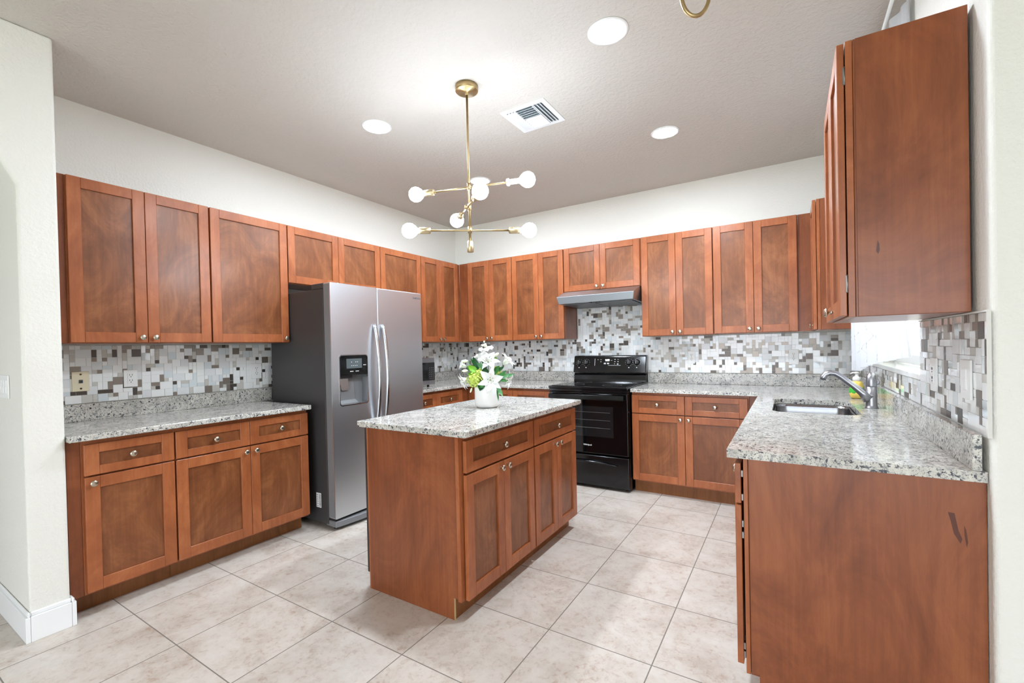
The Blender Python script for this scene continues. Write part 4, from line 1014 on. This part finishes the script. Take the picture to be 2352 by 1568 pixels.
def hydrangea(c, r, n, seed):
    b = bm_new(); rr = random.Random(seed); c = Vector(c)
    for k in range(n):
        ph = math.acos(1-2*(k+.5)/n); th = PI*(1+5**.5)*k; dv = Vector((math.sin(ph)*math.cos(th), math.sin(ph)*math.sin(th), math.cos(ph)))
        M0 = to_dir(c+dv*r*rr.uniform(0.78, 1.15), dv+Vector((rr.uniform(-.35, .35), rr.uniform(-.35, .35), rr.uniform(-.35, .35))))
        for q in range(4): petal_bm(b, M0 @ Matrix.Rotation(q*R90+rr.uniform(0, .5), 4, 'Z') @ Matrix.Rotation(-0.45, 4, 'Y'), 0.0105, 0.0058, 0.1, n=4, m=2)
    sphere(b, c, r*0.8, 0, 1.0, 14)
    obj('hydrangea', b, 'hydrangea_green', t, label='yellow-green hydrangea ball')
hydrangea(FP(-0.072, 0.180, 0.055), 0.042, 120, 1); hydrangea(FP(-0.045, 0.215, 0.050), 0.028, 60, 2); hydrangea(FP(0.066, 0.235, 0.03), 0.024, 44, 3)
leaf(FP(0.075, 0.195, 0.05), RT*1.0+UP*0.10, 0.115, 0.017, 'leaf_sage', UP*0.5+TW)
leaf(FP(0.075, 0.195, 0.06), RT*0.8+UP*0.55, 0.075, 0.012, 'leaf_green')
leaf(FP(0.085, 0.175, 0.06), RT*1.0-UP*0.15, 0.060, 0.012, 'leaf_green', UP+TW)
leaf(FP(0.065, 0.150, 0.09), RT*0.45-UP*0.9, 0.095, 0.013, 'leaf_sage', TW+RT*0.3)
leaf(FP(0.068, 0.120, 0.085), RT*0.1-UP*1.0, 0.085, 0.006, 'leaf_green', TW)
leaf(FP(-0.040, 0.240, 0.05), -RT*0.45+UP*0.9, 0.110, 0.016, 'leaf_dark', TW+RT*0.3)
leaf(FP(-0.035, 0.235, 0.045), -RT*0.65+UP*0.85, 0.115, 0.014, 'leaf_green', TW)
leaf(FP(-0.055, 0.232, 0.055), -RT*0.85+UP*0.5, 0.080, 0.020, 'leaf_lime', TW+UP*0.4)
leaf(FP(-0.060, 0.222, 0.05), -RT*0.95-UP*0.15, 0.065, 0.017, 'leaf_lime', TW+UP*0.5)
leaf(FP(-0.030, 0.290, 0.0), RT*0.7+UP*0.75, 0.060, 0.010, 'leaf_green', TW)
leaf(FP(-0.004, 0.270, 0.055), -RT*0.4+UP*0.9, 0.050, 0.011, 'leaf_green', TW)
leaf(FP(0.050, 0.285, 0.03), RT*0.4+UP*0.9, 0.045, 0.014, 'leaf_lime', TW)
leaf(FP(0.030, 0.190, 0.060), UP*1.0+RT*0.45, 0.080, 0.018, 'leaf_green', TW)
leaf(FP(0.000, 0.190, 0.055), UP*1.0-RT*0.15, 0.080, 0.026, 'leaf_dark', TW)
leaf(FP(-0.020, 0.195, 0.05), UP*0.8-RT*0.6, 0.075, 0.024, 'leaf_dark', TW)
leaf(FP(0.045, 0.215, 0.065), UP*0.9+RT*0.7, 0.075, 0.016, 'leaf_green', TW)
leaf(FP(-0.015, 0.250, 0.060), UP*0.7-RT*0.7, 0.060, 0.013, 'leaf_sage', TW)
leaf(FP(0.060, 0.230, 0.050), RT*0.95+UP*0.45, 0.070, 0.012, 'leaf_dark', TW+UP*0.4)
leaf(FP(-0.020, 0.175, 0.082), -UP*0.8-RT*0.25, 0.075, 0.022, 'leaf_dark', TW)
leaf(FP(0.000, 0.165, 0.082), -UP*0.5-RT*0.7, 0.060, 0.018, 'leaf_green', TW)
bud(FP(-0.118, 0.300, 0.0), -RT*1.0-UP*0.1, 0.045, 0.010); bud(FP(0.045, 0.322, 0.0), RT*0.8+UP*0.5, 0.045, 0.010)
bud(FP(-0.092, 0.130, 0.05), -RT*0.35-UP*0.9, 0.034, 0.006); bud(FP(-0.118, 0.238, 0.02), -RT*1.0-UP*0.05, 0.040, 0.009)
for q in (FP(0.026, 0.178, 0.078), FP(0.016, 0.285, 0.030), FP(-0.118, 0.185, 0.010), FP(-0.128, 0.262, 0.0), FP(0.108, 0.270, 0.0), FP(0.110, 0.180, 0.015), FP(-0.040, 0.300, -0.02), FP(-0.01, 0.33, 0.01), FP(0.045, 0.322, 0.0), FP(-0.118, 0.30, 0.0), FP(-0.06, 0.24, 0.04), FP(0.08, 0.195, 0.05)):
    stem(FP(0, 0.10, 0)+Vector((q.x*0.3, q.y*0.3, 0)), q)
